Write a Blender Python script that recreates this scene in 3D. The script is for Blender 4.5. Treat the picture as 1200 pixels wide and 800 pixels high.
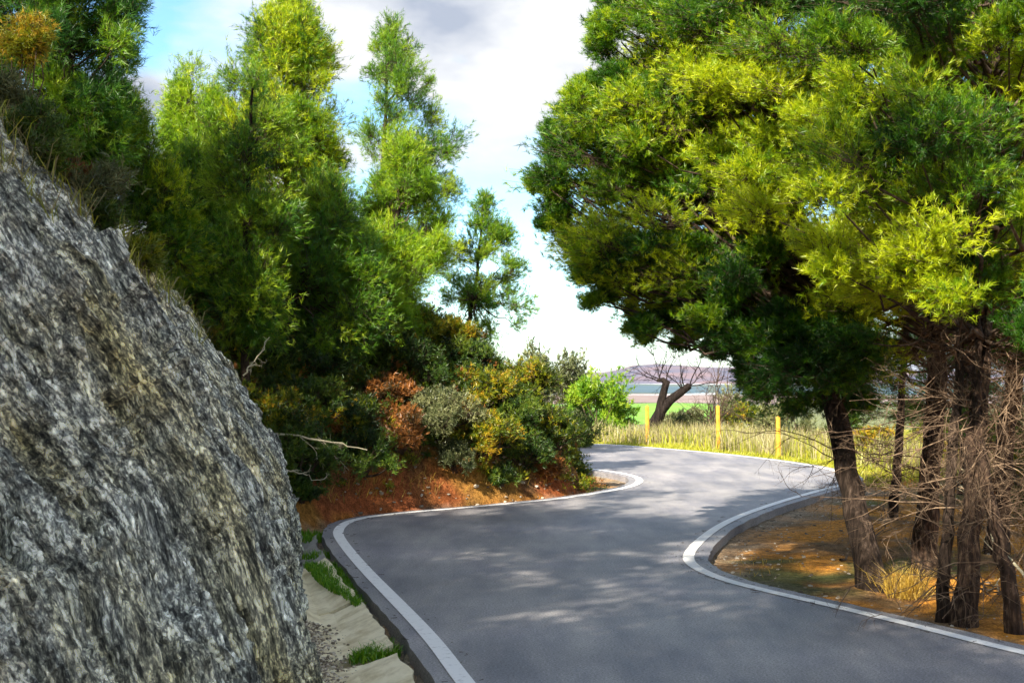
import bpy, math, random
import numpy as np
R = math.radians
for o in list(bpy.data.objects): bpy.data.objects.remove(o)
S = bpy.context.scene
COL = S.collection
random.seed(4)

# ------------------------------------------------------------------ camera, sky, sun, exposure
FPX = 1667.0; CAMH = 1.6
PITCH = math.atan(30 / FPX)
cd = bpy.data.cameras.new('camera'); cam = bpy.data.objects.new('camera', cd); COL.objects.link(cam)
cd.lens = 50.0; cd.sensor_width = 36.0; cd.clip_start = 0.05; cd.clip_end = 30000
cam.location = (0, 0, CAMH); cam.rotation_euler = (R(90) + PITCH, 0, 0)
cd.dof.use_dof = True; cd.dof.focus_distance = 15.0; cd.dof.aperture_fstop = 8.0
S.camera = cam
S.view_settings.view_transform = 'Standard'; S.view_settings.look = 'None'
S.view_settings.exposure = 1.4; S.view_settings.gamma = 1.0
SUN_EL = R(36); SUN_AZ = R(208)          # azimuth measured clockwise from +Y: left of and slightly behind the camera
sd = np.array([math.sin(SUN_AZ) * math.cos(SUN_EL), math.cos(SUN_AZ) * math.cos(SUN_EL), math.sin(SUN_EL)])
W = bpy.data.worlds.new('World'); S.world = W; W.use_nodes = True
nt = W.node_tree; N = nt.nodes; L = nt.links; N.clear()
wo = N.new('ShaderNodeOutputWorld'); bg = N.new('ShaderNodeBackground'); bg.inputs['Strength'].default_value = 0.1
L.new(bg.outputs[0], wo.inputs[0])
sky = N.new('ShaderNodeTexSky'); sky.sky_type = 'NISHITA'; sky.sun_disc = False
sky.sun_elevation = SUN_EL; sky.sun_rotation = SUN_AZ; sky.ozone_density = 2.0; sky.air_density = 1.0; sky.dust_density = 0.0
tc = N.new('ShaderNodeTexCoord'); mp = N.new('ShaderNodeMapping'); mp.inputs['Scale'].default_value = (1, 1, 2.6)
mp.inputs['Location'].default_value = (3.1, 0.4, 0.22)
L.new(tc.outputs['Generated'], mp.inputs['Vector'])
n1 = N.new('ShaderNodeTexNoise'); n1.inputs['Scale'].default_value = 3.2; n1.inputs['Detail'].default_value = 7; n1.inputs['Roughness'].default_value = 0.5
L.new(mp.outputs[0], n1.inputs['Vector'])
r1 = N.new('ShaderNodeValToRGB'); r1.color_ramp.elements[0].position = 0.41; r1.color_ramp.elements[1].position = 0.50
L.new(n1.outputs['Fac'], r1.inputs[0])
n2 = N.new('ShaderNodeTexNoise'); n2.inputs['Scale'].default_value = 5.0; n2.inputs['Detail'].default_value = 8
mp2 = N.new('ShaderNodeMapping'); mp2.inputs['Scale'].default_value = (1, 1, 2.0); mp2.inputs['Location'].default_value = (8.3, 2, 1.0)
L.new(tc.outputs['Generated'], mp2.inputs['Vector']); L.new(mp2.outputs[0], n2.inputs['Vector'])
r2 = N.new('ShaderNodeValToRGB'); r2.color_ramp.elements[0].position = 0.40; r2.color_ramp.elements[1].position = 0.52
r2.color_ramp.elements[0].color = (2.0, 2.25, 2.75, 1); r2.color_ramp.elements[1].color = (3.9, 3.97, 4.1, 1)
L.new(n2.outputs['Fac'], r2.inputs[0])
skc = N.new('ShaderNodeMixRGB'); skc.blend_type = 'MULTIPLY'; skc.inputs[0].default_value = 1; skc.inputs[2].default_value = (0.70, 0.92, 1.05, 1); L.new(sky.outputs[0], skc.inputs[1])
mx = N.new('ShaderNodeMixRGB'); L.new(r1.outputs[0], mx.inputs[0]); L.new(skc.outputs[0], mx.inputs[1]); L.new(r2.outputs[0], mx.inputs[2])
L.new(mx.outputs[0], bg.inputs['Color'])
sl = bpy.data.lights.new('sun', 'SUN'); sun = bpy.data.objects.new('sun', sl); COL.objects.link(sun)
sl.energy = 5.0; sl.angle = R(0.53); sl.color = (1.0, 0.91, 0.76)
from mathutils import Vector
sun.rotation_euler = Vector(tuple(sd)).to_track_quat('Z', 'Y').to_euler()
S.render.engine = 'CYCLES'
S.cycles.max_bounces = 6; S.cycles.diffuse_bounces = 3; S.cycles.transmission_bounces = 4; S.cycles.glossy_bounces = 2
S.cycles.transparent_max_bounces = 6; S.cycles.use_denoising = True

# ------------------------------------------------------------------ pixel helpers (a pixel of the 1200 x 800 photo to a world point)
cp, sp = math.cos(PITCH), math.sin(PITCH)
def ray(px, py):
    u = (px - 600) / FPX; v = -(py - 400) / FPX
    return np.array([u, cp - v * sp, sp + v * cp])
def G(px, py, z=0.0):
    d = ray(px, py); return np.array([0, 0, CAMH]) + d * ((z - CAMH) / d[2])
def D(px, py, Y):
    d = ray(px, py); return np.array([0, 0, CAMH]) + d * (Y / d[1])

# ------------------------------------------------------------------ numpy noise
def _hash(i, j, k, s):
    h = (i.astype(np.int64) * 374761393 + j.astype(np.int64) * 668265263 + k.astype(np.int64) * 2147483647 + s * 974634777) & 0xffffffff
    h = ((h ^ (h >> 13)) * 1274126177) & 0xffffffff
    return ((h ^ (h >> 16)) & 0xffff) / 65535.0
def vnoise(x, y, z=0.0, s=0):
    x, y, z = np.broadcast_arrays(np.asarray(x, float), y, z)
    i, j, k = np.floor(x), np.floor(y), np.floor(z)
    f, g, h = x - i, y - j, z - k
    f, g, h = f*f*(3-2*f), g*g*(3-2*g), h*h*(3-2*h)
    o = 0
    for a in (0, 1):
        for b in (0, 1):
            for c in (0, 1):
                o = o + _hash(i+a, j+b, k+c, s) * (f if a else 1-f) * (g if b else 1-g) * (h if c else 1-h)
    return o * 2 - 1
def fbm(x, y, z=0.0, o=4, s=0):
    t = 0; a = 1.0; n = 0
    for q in range(o):
        t = t + a * vnoise(np.asarray(x) * 2**q + 7.3*q, np.asarray(y) * 2**q + 3.1*q, np.asarray(z) * 2**q, s + q); n += a; a *= 0.5
    return t / n
def sstep(a, b, x):
    t = np.clip((x - a) / (b - a), 0, 1); return t*t*(3-2*t)

# ------------------------------------------------------------------ object helpers
def link(name, me, parent=None):
    o = bpy.data.objects.new(name, me); COL.objects.link(o)
    if parent is not None: o.parent = parent
    return o
def tag(o, label=None, cat=None, group=None, kind=None):
    if label: o['label'] = label
    if cat: o['category'] = cat
    if group: o['group'] = group
    if kind: o['kind'] = kind
    return o
def root(name, loc, label, cat, group=None):
    o = bpy.data.objects.new(name, None); COL.objects.link(o); o.location = tuple(loc); o.empty_display_size = 0.2
    return tag(o, label, cat, group)
def build(name, V, F, mat, parent=None, tint=None, smooth=False, col=None):
    """V (n,3) world coords; F (m,k) int array or list of such; the mesh is stored relative to its parent's location"""
    V = np.asarray(V, float)
    if parent is not None: V = V - np.array(parent.location)
    Fs = F if isinstance(F, list) else [F]
    Fs = [np.asarray(f, np.int32) for f in Fs if len(f)]
    me = bpy.data.meshes.new(name)
    me.vertices.add(len(V)); me.vertices.foreach_set('co', V.astype(np.float32).ravel())
    nl = sum(f.size for f in Fs); npy = sum(len(f) for f in Fs)
    me.loops.add(nl); me.polygons.add(npy)
    me.loops.foreach_set('vertex_index', np.concatenate([f.ravel() for f in Fs]))
    tot = np.concatenate([np.full(len(f), f.shape[1], np.int32) for f in Fs])
    st = np.concatenate([[0], np.cumsum(tot)[:-1]]).astype(np.int32)
    me.polygons.foreach_set('loop_start', st)
    me.polygons.foreach_set('use_smooth', np.full(npy, smooth))
    if tint is not None:
        a = me.attributes.new('tint', 'FLOAT', 'POINT'); a.data.foreach_set('value', np.asarray(tint, np.float32))
    if col is not None:
        a = me.attributes.new('col', 'FLOAT_COLOR', 'POINT')
        c = np.ones((len(V), 4), np.float32); c[:, :3] = col; a.data.foreach_set('color', c.ravel())
    me.update(calc_edges=True); me.validate()
    me.materials.append(mat)
    return link(name, me, parent)
def norm(v): return v / np.maximum(np.linalg.norm(v, axis=-1, keepdims=True), 1e-9)
class Acc:
    def __init__(s): s.V = []; s.Q = []; s.T = []; s.n = 0; s.c = []
    def add(s, V, F, c=None):
        V = np.asarray(V, float); F = np.asarray(F, np.int64)
        (s.Q if F.shape[1] == 4 else s.T).append(F + s.n); s.V.append(V); s.n += len(V)
        s.c.append(np.broadcast_to(0.5 if c is None else c, (len(V),)))
    def tube(s, P, r, k=8, c=None, wob=0, seed=0):
        P = np.asarray(P, float); r = np.broadcast_to(np.asarray(r, float), (len(P),)); n = len(P)
        t = norm(np.gradient(P, axis=0)); ref = np.array([0.31, 0.93, 0.17])
        a = norm(np.cross(t, ref)); b = np.cross(t, a)
        th = np.arange(k) * 2*math.pi/k
        rr = r[:, None] * np.ones((1, k))
        if wob: rr = rr * (1 + wob * vnoise(np.arange(n)[:, None]*0.35, np.cos(th)[None]*1.5 + seed, np.sin(th)[None]*1.5, seed))
        V = P[:, None] + rr[..., None] * (np.cos(th)[None, :, None]*a[:, None] + np.sin(th)[None, :, None]*b[:, None])
        i = np.arange(n-1)[:, None]; j = np.arange(k)[None]; j2 = (j+1) % k
        F = np.stack([i*k+j, i*k+j2, (i+1)*k+j2, (i+1)*k+j], -1).reshape(-1, 4)
        s.add(V.reshape(-1, 3), F, c)
        s.add(np.vstack([V[-1], P[-1] + t[-1]*r[-1]*0.7]), np.array([[q, (q+1) % k, k] for q in range(k)]), c)
    def segs(s, A, B, ra, rb, c=None):
        """n straight three-sided twigs at once"""
        n = len(A)
        if not n: return
        t = norm(B - A); a = norm(np.cross(t, np.array([0.3, 0.2, 0.93]))); b = np.cross(t, a)
        ra = np.broadcast_to(ra, (n,)); rb = np.broadcast_to(rb, (n,))
        V = np.empty((n, 6, 3))
        for q in range(3):
            d = math.cos(q*2.0944)*a + math.sin(q*2.0944)*b
            V[:, q] = A + d*ra[:, None]; V[:, 3+q] = B + d*rb[:, None]
        o = (np.arange(n)*6)[:, None, None]
        f = np.array([[0,1,4,3],[1,2,5,4],[2,0,3,5]])[None] + o
        s.add(V.reshape(-1, 3), f.reshape(-1, 4), 0.5 if c is None else c)
    def build(s, name, mat, parent=None, smooth=False):
        F = []
        if s.Q: F.append(np.concatenate(s.Q))
        if s.T: F.append(np.concatenate(s.T))
        return build(name, np.concatenate(s.V), F, mat, parent, tint=np.concatenate(s.c), smooth=smooth)

# ------------------------------------------------------------------ materials
def newmat(name):
    m = bpy.data.materials.new(name); m.use_nodes = True; n = m.node_tree.nodes; n.clear()
    return m, n, m.node_tree.links, n.new('ShaderNodeOutputMaterial')
def ramp(n, stops):
    r = n.new('ShaderNodeValToRGB'); e = r.color_ramp.elements
    while len(e) < len(stops): e.new(0.5)
    for k, (p, c) in enumerate(stops): e[k].position = p; e[k].color = (*c, 1)
    return r
def noise(n, l, vec, scale, detail=4, rough=0.55):
    t = n.new('ShaderNodeTexNoise'); t.inputs['Scale'].default_value = scale; t.inputs['Detail'].default_value = detail
    t.inputs['Roughness'].default_value = rough
    if vec is not None: l.new(vec, t.inputs['Vector'])
    return t
def leafmat(name, stops, trans=0.35, gloss=0.04):
    """foliage: colour from the per-tuft tint, diffuse plus light passing through the leaf"""
    m, n, l, out = newmat(name)
    at = n.new('ShaderNodeAttribute'); at.attribute_name = 'tint'
    r = ramp(n, stops); l.new(at.outputs['Fac'], r.inputs[0])
    d = n.new('ShaderNodeBsdfDiffuse'); t = n.new('ShaderNodeBsdfTranslucent'); g = n.new('ShaderNodeBsdfGlossy'); g.inputs['Roughness'].default_value = 0.45
    l.new(r.outputs[0], d.inputs[0]); l.new(r.outputs[0], t.inputs[0])
    a = n.new('ShaderNodeMixShader'); a.inputs[0].default_value = trans; l.new(d.outputs[0], a.inputs[1]); l.new(t.outputs[0], a.inputs[2])
    b = n.new('ShaderNodeMixShader'); b.inputs[0].default_value = gloss; l.new(a.outputs[0], b.inputs[1]); l.new(g.outputs[0], b.inputs[2])
    l.new(b.outputs[0], out.inputs[0]); return m
def barkmat(name, c0, c1, c2, scale=9, bump=0.6):
    m, n, l, out = newmat(name)
    tc = n.new('ShaderNodeTexCoord'); mp = n.new('ShaderNodeMapping'); mp.inputs['Scale'].default_value = (1, 1, 0.22); l.new(tc.outputs['Object'], mp.inputs[0])
    a = noise(n, l, mp.outputs[0], scale*2.2, 6, 0.65)
    v = n.new('ShaderNodeTexVoronoi'); v.inputs['Scale'].default_value = scale*2.5; l.new(mp.outputs[0], v.inputs['Vector'])
    r = ramp(n, [(0.3, c0), (0.52, c1), (0.75, c2)]); l.new(a.outputs['Fac'], r.inputs[0])
    p = n.new('ShaderNodeBsdfPrincipled'); p.inputs['Roughness'].default_value = 0.9; p.inputs['Specular IOR Level'].default_value = 0.15
    l.new(r.outputs[0], p.inputs['Base Color'])
    ad = n.new('ShaderNodeMath'); ad.operation = 'ADD'; l.new(a.outputs['Fac'], ad.inputs[0]); l.new(v.outputs['Distance'], ad.inputs[1])
    bp = n.new('ShaderNodeBump'); bp.inputs['Strength'].default_value = bump; bp.inputs['Distance'].default_value = 0.03
    l.new(ad.outputs[0], bp.inputs['Height']); l.new(bp.outputs[0], p.inputs['Normal'])
    l.new(p.outputs[0], out.inputs[0]); return m
def plain(name, c0, c1, scale=12, rough=0.85, bump=0.2, bd=0.01, lo=0.35, hi=0.65):
    m, n, l, out = newmat(name)
    tc = n.new('ShaderNodeTexCoord'); a = noise(n, l, tc.outputs['Object'], scale, 6, 0.65)
    r = ramp(n, [(lo, c0), (hi, c1)]); l.new(a.outputs['Fac'], r.inputs[0])
    p = n.new('ShaderNodeBsdfPrincipled'); p.inputs['Roughness'].default_value = rough; p.inputs['Specular IOR Level'].default_value = 0.25
    l.new(r.outputs[0], p.inputs['Base Color'])
    bp = n.new('ShaderNodeBump'); bp.inputs['Strength'].default_value = bump; bp.inputs['Distance'].default_value = bd
    l.new(a.outputs['Fac'], bp.inputs['Height']); l.new(bp.outputs[0], p.inputs['Normal'])
    l.new(p.outputs[0], out.inputs[0]); return m

M = {}
M['pine'] = leafmat('pine_needles', [(0, (0.010, 0.055, 0.004)), (0.30, (0.05, 0.17, 0.004)), (0.58, (0.20, 0.36, 0.005)), (0.95, (0.58, 0.66, 0.008)), (1, (0.40, 0.16, 0.03))], 0.46)
M['pine_cool'] = leafmat('blue_green_pine_needles', [(0, (0.018, 0.08, 0.014)), (0.35, (0.065, 0.20, 0.012)), (0.7, (0.20, 0.37, 0.010)), (1, (0.38, 0.50, 0.02))], 0.46)
M['pine_light'] = leafmat('light_pine_needles', [(0, (0.07, 0.18, 0.008)), (0.4, (0.18, 0.35, 0.008)), (0.8, (0.35, 0.52, 0.01)), (1, (0.50, 0.58, 0.02))], 0.45)
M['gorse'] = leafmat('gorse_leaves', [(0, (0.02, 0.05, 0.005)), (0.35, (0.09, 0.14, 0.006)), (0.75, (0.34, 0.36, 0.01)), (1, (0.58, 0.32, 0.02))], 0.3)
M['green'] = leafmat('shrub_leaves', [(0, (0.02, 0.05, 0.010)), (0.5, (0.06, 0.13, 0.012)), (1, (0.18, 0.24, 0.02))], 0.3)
M['rust'] = leafmat('rust_leaves', [(0, (0.06, 0.04, 0.01)), (0.4, (0.22, 0.085, 0.02)), (1, (0.50, 0.20, 0.04))], 0.25)
M['olive'] = leafmat('olive_leaves', [(0, (0.04, 0.06, 0.02)), (0.5, (0.13, 0.155, 0.06)), (1, (0.30, 0.31, 0.13))], 0.25)
M['bright'] = leafmat('fresh_leaves', [(0, (0.08, 0.20, 0.01)), (0.5, (0.20, 0.40, 0.015)), (1, (0.38, 0.50, 0.03))], 0.45)
M['drygrass'] = leafmat('dry_grass', [(0, (0.17, 0.16, 0.06)), (0.5, (0.38, 0.33, 0.15)), (1, (0.58, 0.51, 0.29))], 0.35)
M['goldgrass'] = leafmat('golden_grass', [(0, (0.30, 0.18, 0.03)), (0.5, (0.55, 0.36, 0.05)), (1, (0.72, 0.52, 0.12))], 0.35)
M['grass'] = leafmat('fresh_grass', [(0, (0.05, 0.16, 0.008)), (0.5, (0.13, 0.34, 0.010)), (1, (0.30, 0.42, 0.015))], 0.4)
M['yellowgrass'] = leafmat('yellow_green_grass', [(0, (0.20, 0.24, 0.02)), (0.5, (0.42, 0.44, 0.03)), (1, (0.62, 0.54, 0.06))], 0.4)
M['bark'] = barkmat('pine_bark', (0.010, 0.007, 0.005), (0.04, 0.027, 0.020), (0.14, 0.10, 0.075), 14, 1.0)
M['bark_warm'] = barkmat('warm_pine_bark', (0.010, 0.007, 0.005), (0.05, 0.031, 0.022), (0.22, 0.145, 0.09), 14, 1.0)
M['twig'] = barkmat('twig_wood', (0.03, 0.022, 0.016), (0.08, 0.055, 0.04), (0.19, 0.14, 0.10), 6, 0.2)
M['deadwood'] = barkmat('dead_wood', (0.04, 0.027, 0.018), (0.15, 0.10, 0.065), (0.46, 0.33, 0.21), 6, 0.2)
M['palewood'] = barkmat('pale_stick_wood', (0.35, 0.31, 0.20), (0.50, 0.45, 0.31), (0.62, 0.57, 0.42), 6, 0.2)

# ------------------------------------------------------------------ road edges on the ground
def smooth_line(P, n=3):
    P = np.asarray(P, float)
    for _ in range(n):
        Q = np.empty((2*len(P)-2, 2)); Q[0::2] = 0.75*P[:-1] + 0.25*P[1:]; Q[1::2] = 0.25*P[:-1] + 0.75*P[1:]
        P = np.vstack([P[:1], Q, P[-1:]])
    return P
def gp(L_): return [tuple(G(x, y)[:2]) for x, y in L_]
LEFT = [(6.5, -30), (4.2, -12), (2.2, -3), (0.95, 2.6)] + gp([(622, 899), (541, 795), (508, 750), (467, 707), (428, 668), (401, 636), (394, 622), (408, 610), (450, 603), (520, 597), (600, 590), (660, 584), (712, 576), (744, 569), (752, 562), (738, 556), (700, 550), (655, 546)]) + [(-4, 24.9), (-12, 28.5), (-40, 40)]
RIGHT = [(13.5, -30), (10.5, -12), (7.6, -3), (5.6, 2.6)] + gp([(1200, 766), (1080, 735), (980, 711), (900, 693), (845, 679), (812, 664), (804, 652), (818, 634), (850, 611), (900, 592), (955, 576), (988, 568), (999, 561), (990, 554), (940, 543), (850, 532), (770, 525), (690, 519)]) + [(-4, 31.2), (-12, 34), (-40, 46)]
LEFT = smooth_line(LEFT); RIGHT = smooth_line(RIGHT)
def offset(P, d):
    t = np.gradient(P, axis=0); t /= np.linalg.norm(t, axis=1, keepdims=True)
    return P + d*np.stack([-t[:, 1], t[:, 0]], 1)
def seg_dist(X, Y, P):
    X = np.asarray(X, float); Y = np.asarray(Y, float)
    best = np.full(X.shape, 1e18)
    for a, b in zip(P[:-1], P[1:]):
        d = b - a; q = max(d @ d, 1e-12)
        t = np.clip(((X-a[0])*d[0] + (Y-a[1])*d[1]) / q, 0, 1)
        best = np.minimum(best, (X-a[0]-t*d[0])**2 + (Y-a[1]-t*d[1])**2)
    return np.sqrt(best)
def inside(X, Y, P):
    X = np.asarray(X, float); Y = np.asarray(Y, float); r = np.zeros(X.shape, bool); n = len(P)
    for i in range(n):
        x1, y1 = P[i]; x2, y2 = P[(i+1) % n]
        if y1 == y2: continue
        r ^= ((y1 > Y) != (y2 > Y)) & (X < (x2-x1)*(Y-y1)/(y2-y1) + x1)
    return r
ROADPOLY = np.vstack([LEFT, RIGHT[::-1]])
ROCKBASE = [(-4.6, 3.6), (-3.4, 4.1), (-2.2, 4.9), (-1.3, 6.0), (-0.97, 7.2), (-1.17, 8.3), (-1.45, 9.9), (-1.85, 12), (-2.2, 14)]
BANK = smooth_line([(-7, -30), (-6.2, 0)] + ROCKBASE + [(-2.1, 14.7), (-1.5, 15.55), (-0.75, 16.3), (0.0, 17.05), (0.85, 18.1), (1.1, 19.0), (0.75, 20.4), (-0.6, 22.0), (-4, 23.9), (-12, 27.5), (-60, 48)], 2)
BANKPOLY = np.vstack([BANK, [(-90, 48), (-90, -30)]])
PO = np.array([0, .12, .36, .74, 1.10, 1.52, 2.05, 3.0, 4.8, 8, 30]); PH = np.array([0, .4, 1.0, 1.6, 2.15, 2.6, 2.98, 3.5, 4.2, 5.1, 10])
def bank_d(X, Y):
    return np.where(inside(X, Y, BANKPOLY), 1, -1) * seg_dist(X, Y, BANK)
def terrain(X, Y, full=False):
    X = np.asarray(X, float); Y = np.asarray(Y, float)
    db = bank_d(X, Y); dr = np.where(inside(X, Y, ROADPOLY), 0, np.minimum(seg_dist(X, Y, LEFT), seg_dist(X, Y, RIGHT)))
    d = np.maximum(db, 0)
    hb = 2.35*(1-np.exp(-d/1.35)) + 0.20*d + (0.12*fbm(X*1.3, Y*1.3, o=4, s=3) + 0.10*fbm(X*4, Y*4, o=4, s=5))*sstep(0.03, 0.5, d)
    hr = np.interp(np.maximum(d-0.38, 0), PO, PH) - 0.12*sstep(0.3, 0.8, d)
    k = sstep(14.6, 13.2, Y)
    h = np.where(db > 0, hb*(1-k) + hr*k, 0)
    base = -0.07 + (0.07*fbm(X*0.5, Y*0.5, s=11) + 0.06*fbm(X*2.2, Y*2.2, o=3, s=12)) * sstep(0.3, 1.5, dr) - 0.03*sstep(0.05, 0.3, dr)
    rise = 0.045*np.clip(X-5.5, 0, 30)*sstep(30, 20, Y)
    drop = -np.clip(0.15*(Y-38), 0, 62)
    gd = seg_dist(X, Y, LEFT); gut = sstep(0.21, 0.27, gd)*(~inside(X, Y, ROADPOLY))*sstep(0.02, -0.05, db)*sstep(14.6, 14.2, Y)*(X < 1.5)*(Y > 3)
    z = base - 0.26*gut + rise + drop + h*(1-sstep(60, 300, np.abs(Y-10)))
    return (z, db, dr) if full else z
def tz(x, y): return float(terrain(np.array([x]), np.array([y]))[0])
def hit(px, py):
    """where the sight line of a photo pixel meets the ground"""
    t = np.linspace(5, 60, 1400); d = ray(px, py); P = np.array([0, 0, CAMH]) + d*(t/d[1])[:, None]
    z = terrain(P[:, 0], P[:, 1]); w = np.nonzero(P[:, 2] < z)[0]
    i = w[0] if len(w) else 600
    return np.array([P[i, 0], P[i, 1], z[i]])

# ------------------------------------------------------------------ ground sheet (one sheet to the horizon)
def axis(lo, hi, step, far, g=1.16):
    a = list(np.arange(lo, hi, step)); s = step; x = a[-1]
    while x < far: s *= g; x += s; a.append(x)
    s = step; x = a[0]; b = []
    while x > -far*0.8: s *= g; x -= s; b.append(x)
    return np.array(b[::-1] + a)
ax_ = axis(-7, 9, 0.11, 14000); ay_ = axis(3, 38, 0.12, 14000)
ay_ = ay_[ay_ > -400]
GX, GY = np.meshgrid(ax_, ay_); nx, ny = len(ax_), len(ay_)
gx, gy = GX.ravel(), GY.ravel()
gz, gdb, gdr = terrain(gx, gy, True)
def mixc(a, b, t): return a*(1-t[:, None]) + np.array(b)[None]*t[:, None]
gc = np.tile(np.array([0.20, 0.125, 0.06]), (len(gx), 1))
nz = fbm(gx*1.1, gy*1.1, s=21); nf = fbm(gx*4, gy*4, s=22)
gc = mixc(gc, (0.60, 0.26, 0.04), sstep(-0.3, 0.2, nz + 0.4*nf))                        # needle litter, its orange brightened in place of sun streaks
gc = mixc(gc, (0.13, 0.13, 0.04), sstep(0.15, 0.4, fbm(gx*0.9+5, gy*0.9, s=23)))          # mossy patches
gravel = sstep(0.75, 0.1, gdr + 0.25*nf) * (gdb < 0)
gc = mixc(gc, (0.34, 0.29, 0.22), gravel*0.8)
onb = sstep(0, 0.06, gdb)
soil = sstep(13.5, 15, gy)*onb
gc = mixc(gc, (0.11, 0.085, 0.04), onb)
gc = mixc(gc, (0.34, 0.10, 0.035), soil*sstep(0.9, 0.25, gdb + 0.7*nz))
gc = mixc(gc, (0.36, 0.18, 0.04), soil*sstep(1.2, 0.3, gdb+0.5*nf)*sstep(-0.1, 0.3, vnoise(gx*1.7, gy*1.7, s=9)))
gc = mixc(gc, (0.10, 0.065, 0.03), onb*sstep(-0.05, 0.45, vnoise(gx*2.6, gy*2.6, s=29)))
verge = sstep(21.5, 23.5, gy + 0.25*np.clip(gx-5, 0, 5))*(1-onb)
gc = mixc(gc, (0.34, 0.33, 0.05), verge)
gc = mixc(gc, (0.46, 0.36, 0.20), verge*sstep(0.45, 0.1, gdr))
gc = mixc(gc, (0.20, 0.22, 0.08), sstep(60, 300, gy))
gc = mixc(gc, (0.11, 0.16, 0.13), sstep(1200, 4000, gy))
m, n, l, out = newmat('ground_earth')
at = n.new('ShaderNodeAttribute'); at.attribute_name = 'col'
tcn = n.new('ShaderNodeTexCoord'); a = noise(n, l, tcn.outputs['Object'], 14, 8, 0.7); b = noise(n, l, tcn.outputs['Object'], 70, 3, 0.6)
r = ramp(n, [(0.3, (0.35, 0.35, 0.35)), (0.7, (1.5, 1.5, 1.5))]); l.new(a.outputs['Fac'], r.inputs[0])
mu = n.new('ShaderNodeMixRGB'); mu.blend_type = 'MULTIPLY'; mu.inputs[0].default_value = 1; l.new(at.outputs['Color'], mu.inputs[1]); l.new(r.outputs[0], mu.inputs[2])
r2_ = ramp(n, [(0.35, (0.6, 0.6, 0.6)), (0.65, (1.4, 1.4, 1.4))]); l.new(b.outputs['Fac'], r2_.inputs[0])
mu2 = n.new('ShaderNodeMixRGB'); mu2.blend_type = 'MULTIPLY'; mu2.inputs[0].default_value = 1; l.new(mu.outputs[0], mu2.inputs[1]); l.new(r2_.outputs[0], mu2.inputs[2])
p = n.new('ShaderNodeBsdfPrincipled'); p.inputs['Roughness'].default_value = 0.95; p.inputs['Specular IOR Level'].default_value = 0.1
l.new(mu2.outputs[0], p.inputs['Base Color'])
bp = n.new('ShaderNodeBump'); bp.inputs['Strength'].default_value = 0.8; bp.inputs['Distance'].default_value = 0.07
l.new(a.outputs['Fac'], bp.inputs['Height']); l.new(bp.outputs[0], p.inputs['Normal']); l.new(p.outputs[0], out.inputs[0])
M['ground'] = m
i, j = np.meshgrid(np.arange(ny-1), np.arange(nx-1), indexing='ij'); q = (i*nx + j).ravel()
tag(build('ground', np.stack([gx, gy, gz], 1), np.stack([q, q+1, q+nx+1, q+nx], 1), M['ground'], smooth=True, col=gc), 'earth, litter and hillside ground running down into the valley', 'ground', kind='structure')

# ------------------------------------------------------------------ road
m, n, l, out = newmat('asphalt')
tcn = n.new('ShaderNodeTexCoord')
a = noise(n, l, tcn.outputs['Object'], 0.55, 5, 0.6); b = noise(n, l, tcn.outputs['Object'], 75, 5, 0.8)
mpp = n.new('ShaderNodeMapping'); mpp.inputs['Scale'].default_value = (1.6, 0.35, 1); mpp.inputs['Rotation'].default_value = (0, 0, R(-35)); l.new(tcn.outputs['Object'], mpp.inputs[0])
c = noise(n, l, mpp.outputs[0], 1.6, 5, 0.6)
r = ramp(n, [(0.30, (0.18, 0.177, 0.186)), (0.55, (0.255, 0.248, 0.258)), (0.75, (0.36, 0.335, 0.35))]); l.new(a.outputs['Fac'], r.inputs[0])
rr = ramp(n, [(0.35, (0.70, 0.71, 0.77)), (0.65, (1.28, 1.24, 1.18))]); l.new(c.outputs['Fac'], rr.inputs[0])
rb = ramp(n, [(0.36, (0.42, 0.42, 0.42)), (0.64, (1.6, 1.6, 1.6))]); l.new(b.outputs['Fac'], rb.inputs[0])
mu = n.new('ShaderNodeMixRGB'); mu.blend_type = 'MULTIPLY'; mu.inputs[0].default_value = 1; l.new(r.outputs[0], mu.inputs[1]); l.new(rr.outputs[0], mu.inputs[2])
mu2 = n.new('ShaderNodeMixRGB'); mu2.blend_type = 'MULTIPLY'; mu2.inputs[0].default_value = 1; l.new(mu.outputs[0], mu2.inputs[1]); l.new(rb.outputs[0], mu2.inputs[2])
p = n.new('ShaderNodeBsdfPrincipled'); p.inputs['Roughness'].default_value = 0.62; p.inputs['Specular IOR Level'].default_value = 0.4
l.new(mu2.outputs[0], p.inputs['Base Color'])
bp = n.new('ShaderNodeBump'); bp.inputs['Strength'].default_value = 0.35; bp.inputs['Distance'].default_value = 0.004
l.new(b.outputs['Fac'], bp.inputs['Height']); l.new(bp.outputs[0], p.inputs['Normal']); l.new(p.outputs[0], out.inputs[0])
M['asphalt'] = m
M['paint'] = plain('road_paint', (0.52, 0.51, 0.51), (0.84, 0.83, 0.82), 17, 0.6, 0.1, 0.003, 0.30, 0.44)
import bmesh
oL = offset(LEFT, 0.15); oR = offset(RIGHT, -0.17)
rng = np.random.default_rng(2)
oL = oL + rng.normal(0, 0.006, oL.shape); oR = oR + rng.normal(0, 0.006, oR.shape)
bm = bmesh.new(); poly = np.vstack([oL, oR[::-1]])
vs = [bm.verts.new((x, y, 0)) for x, y in poly]; bm.faces.new(vs)
bmesh.ops.triangulate(bm, faces=bm.faces[:])
ex = [e for e in bm.edges if e.is_boundary]
rt = bmesh.ops.extrude_edge_only(bm, edges=ex)
for g_ in rt['geom']:
    if isinstance(g_, bmesh.types.BMVert): g_.co.z -= 0.12
me = bpy.data.meshes.new('road'); bm.to_mesh(me); bm.free(); me.materials.append(M['asphalt'])
tag(link('road', me), 'grey asphalt road winding in an s-bend', 'road', kind='structure')
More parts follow.
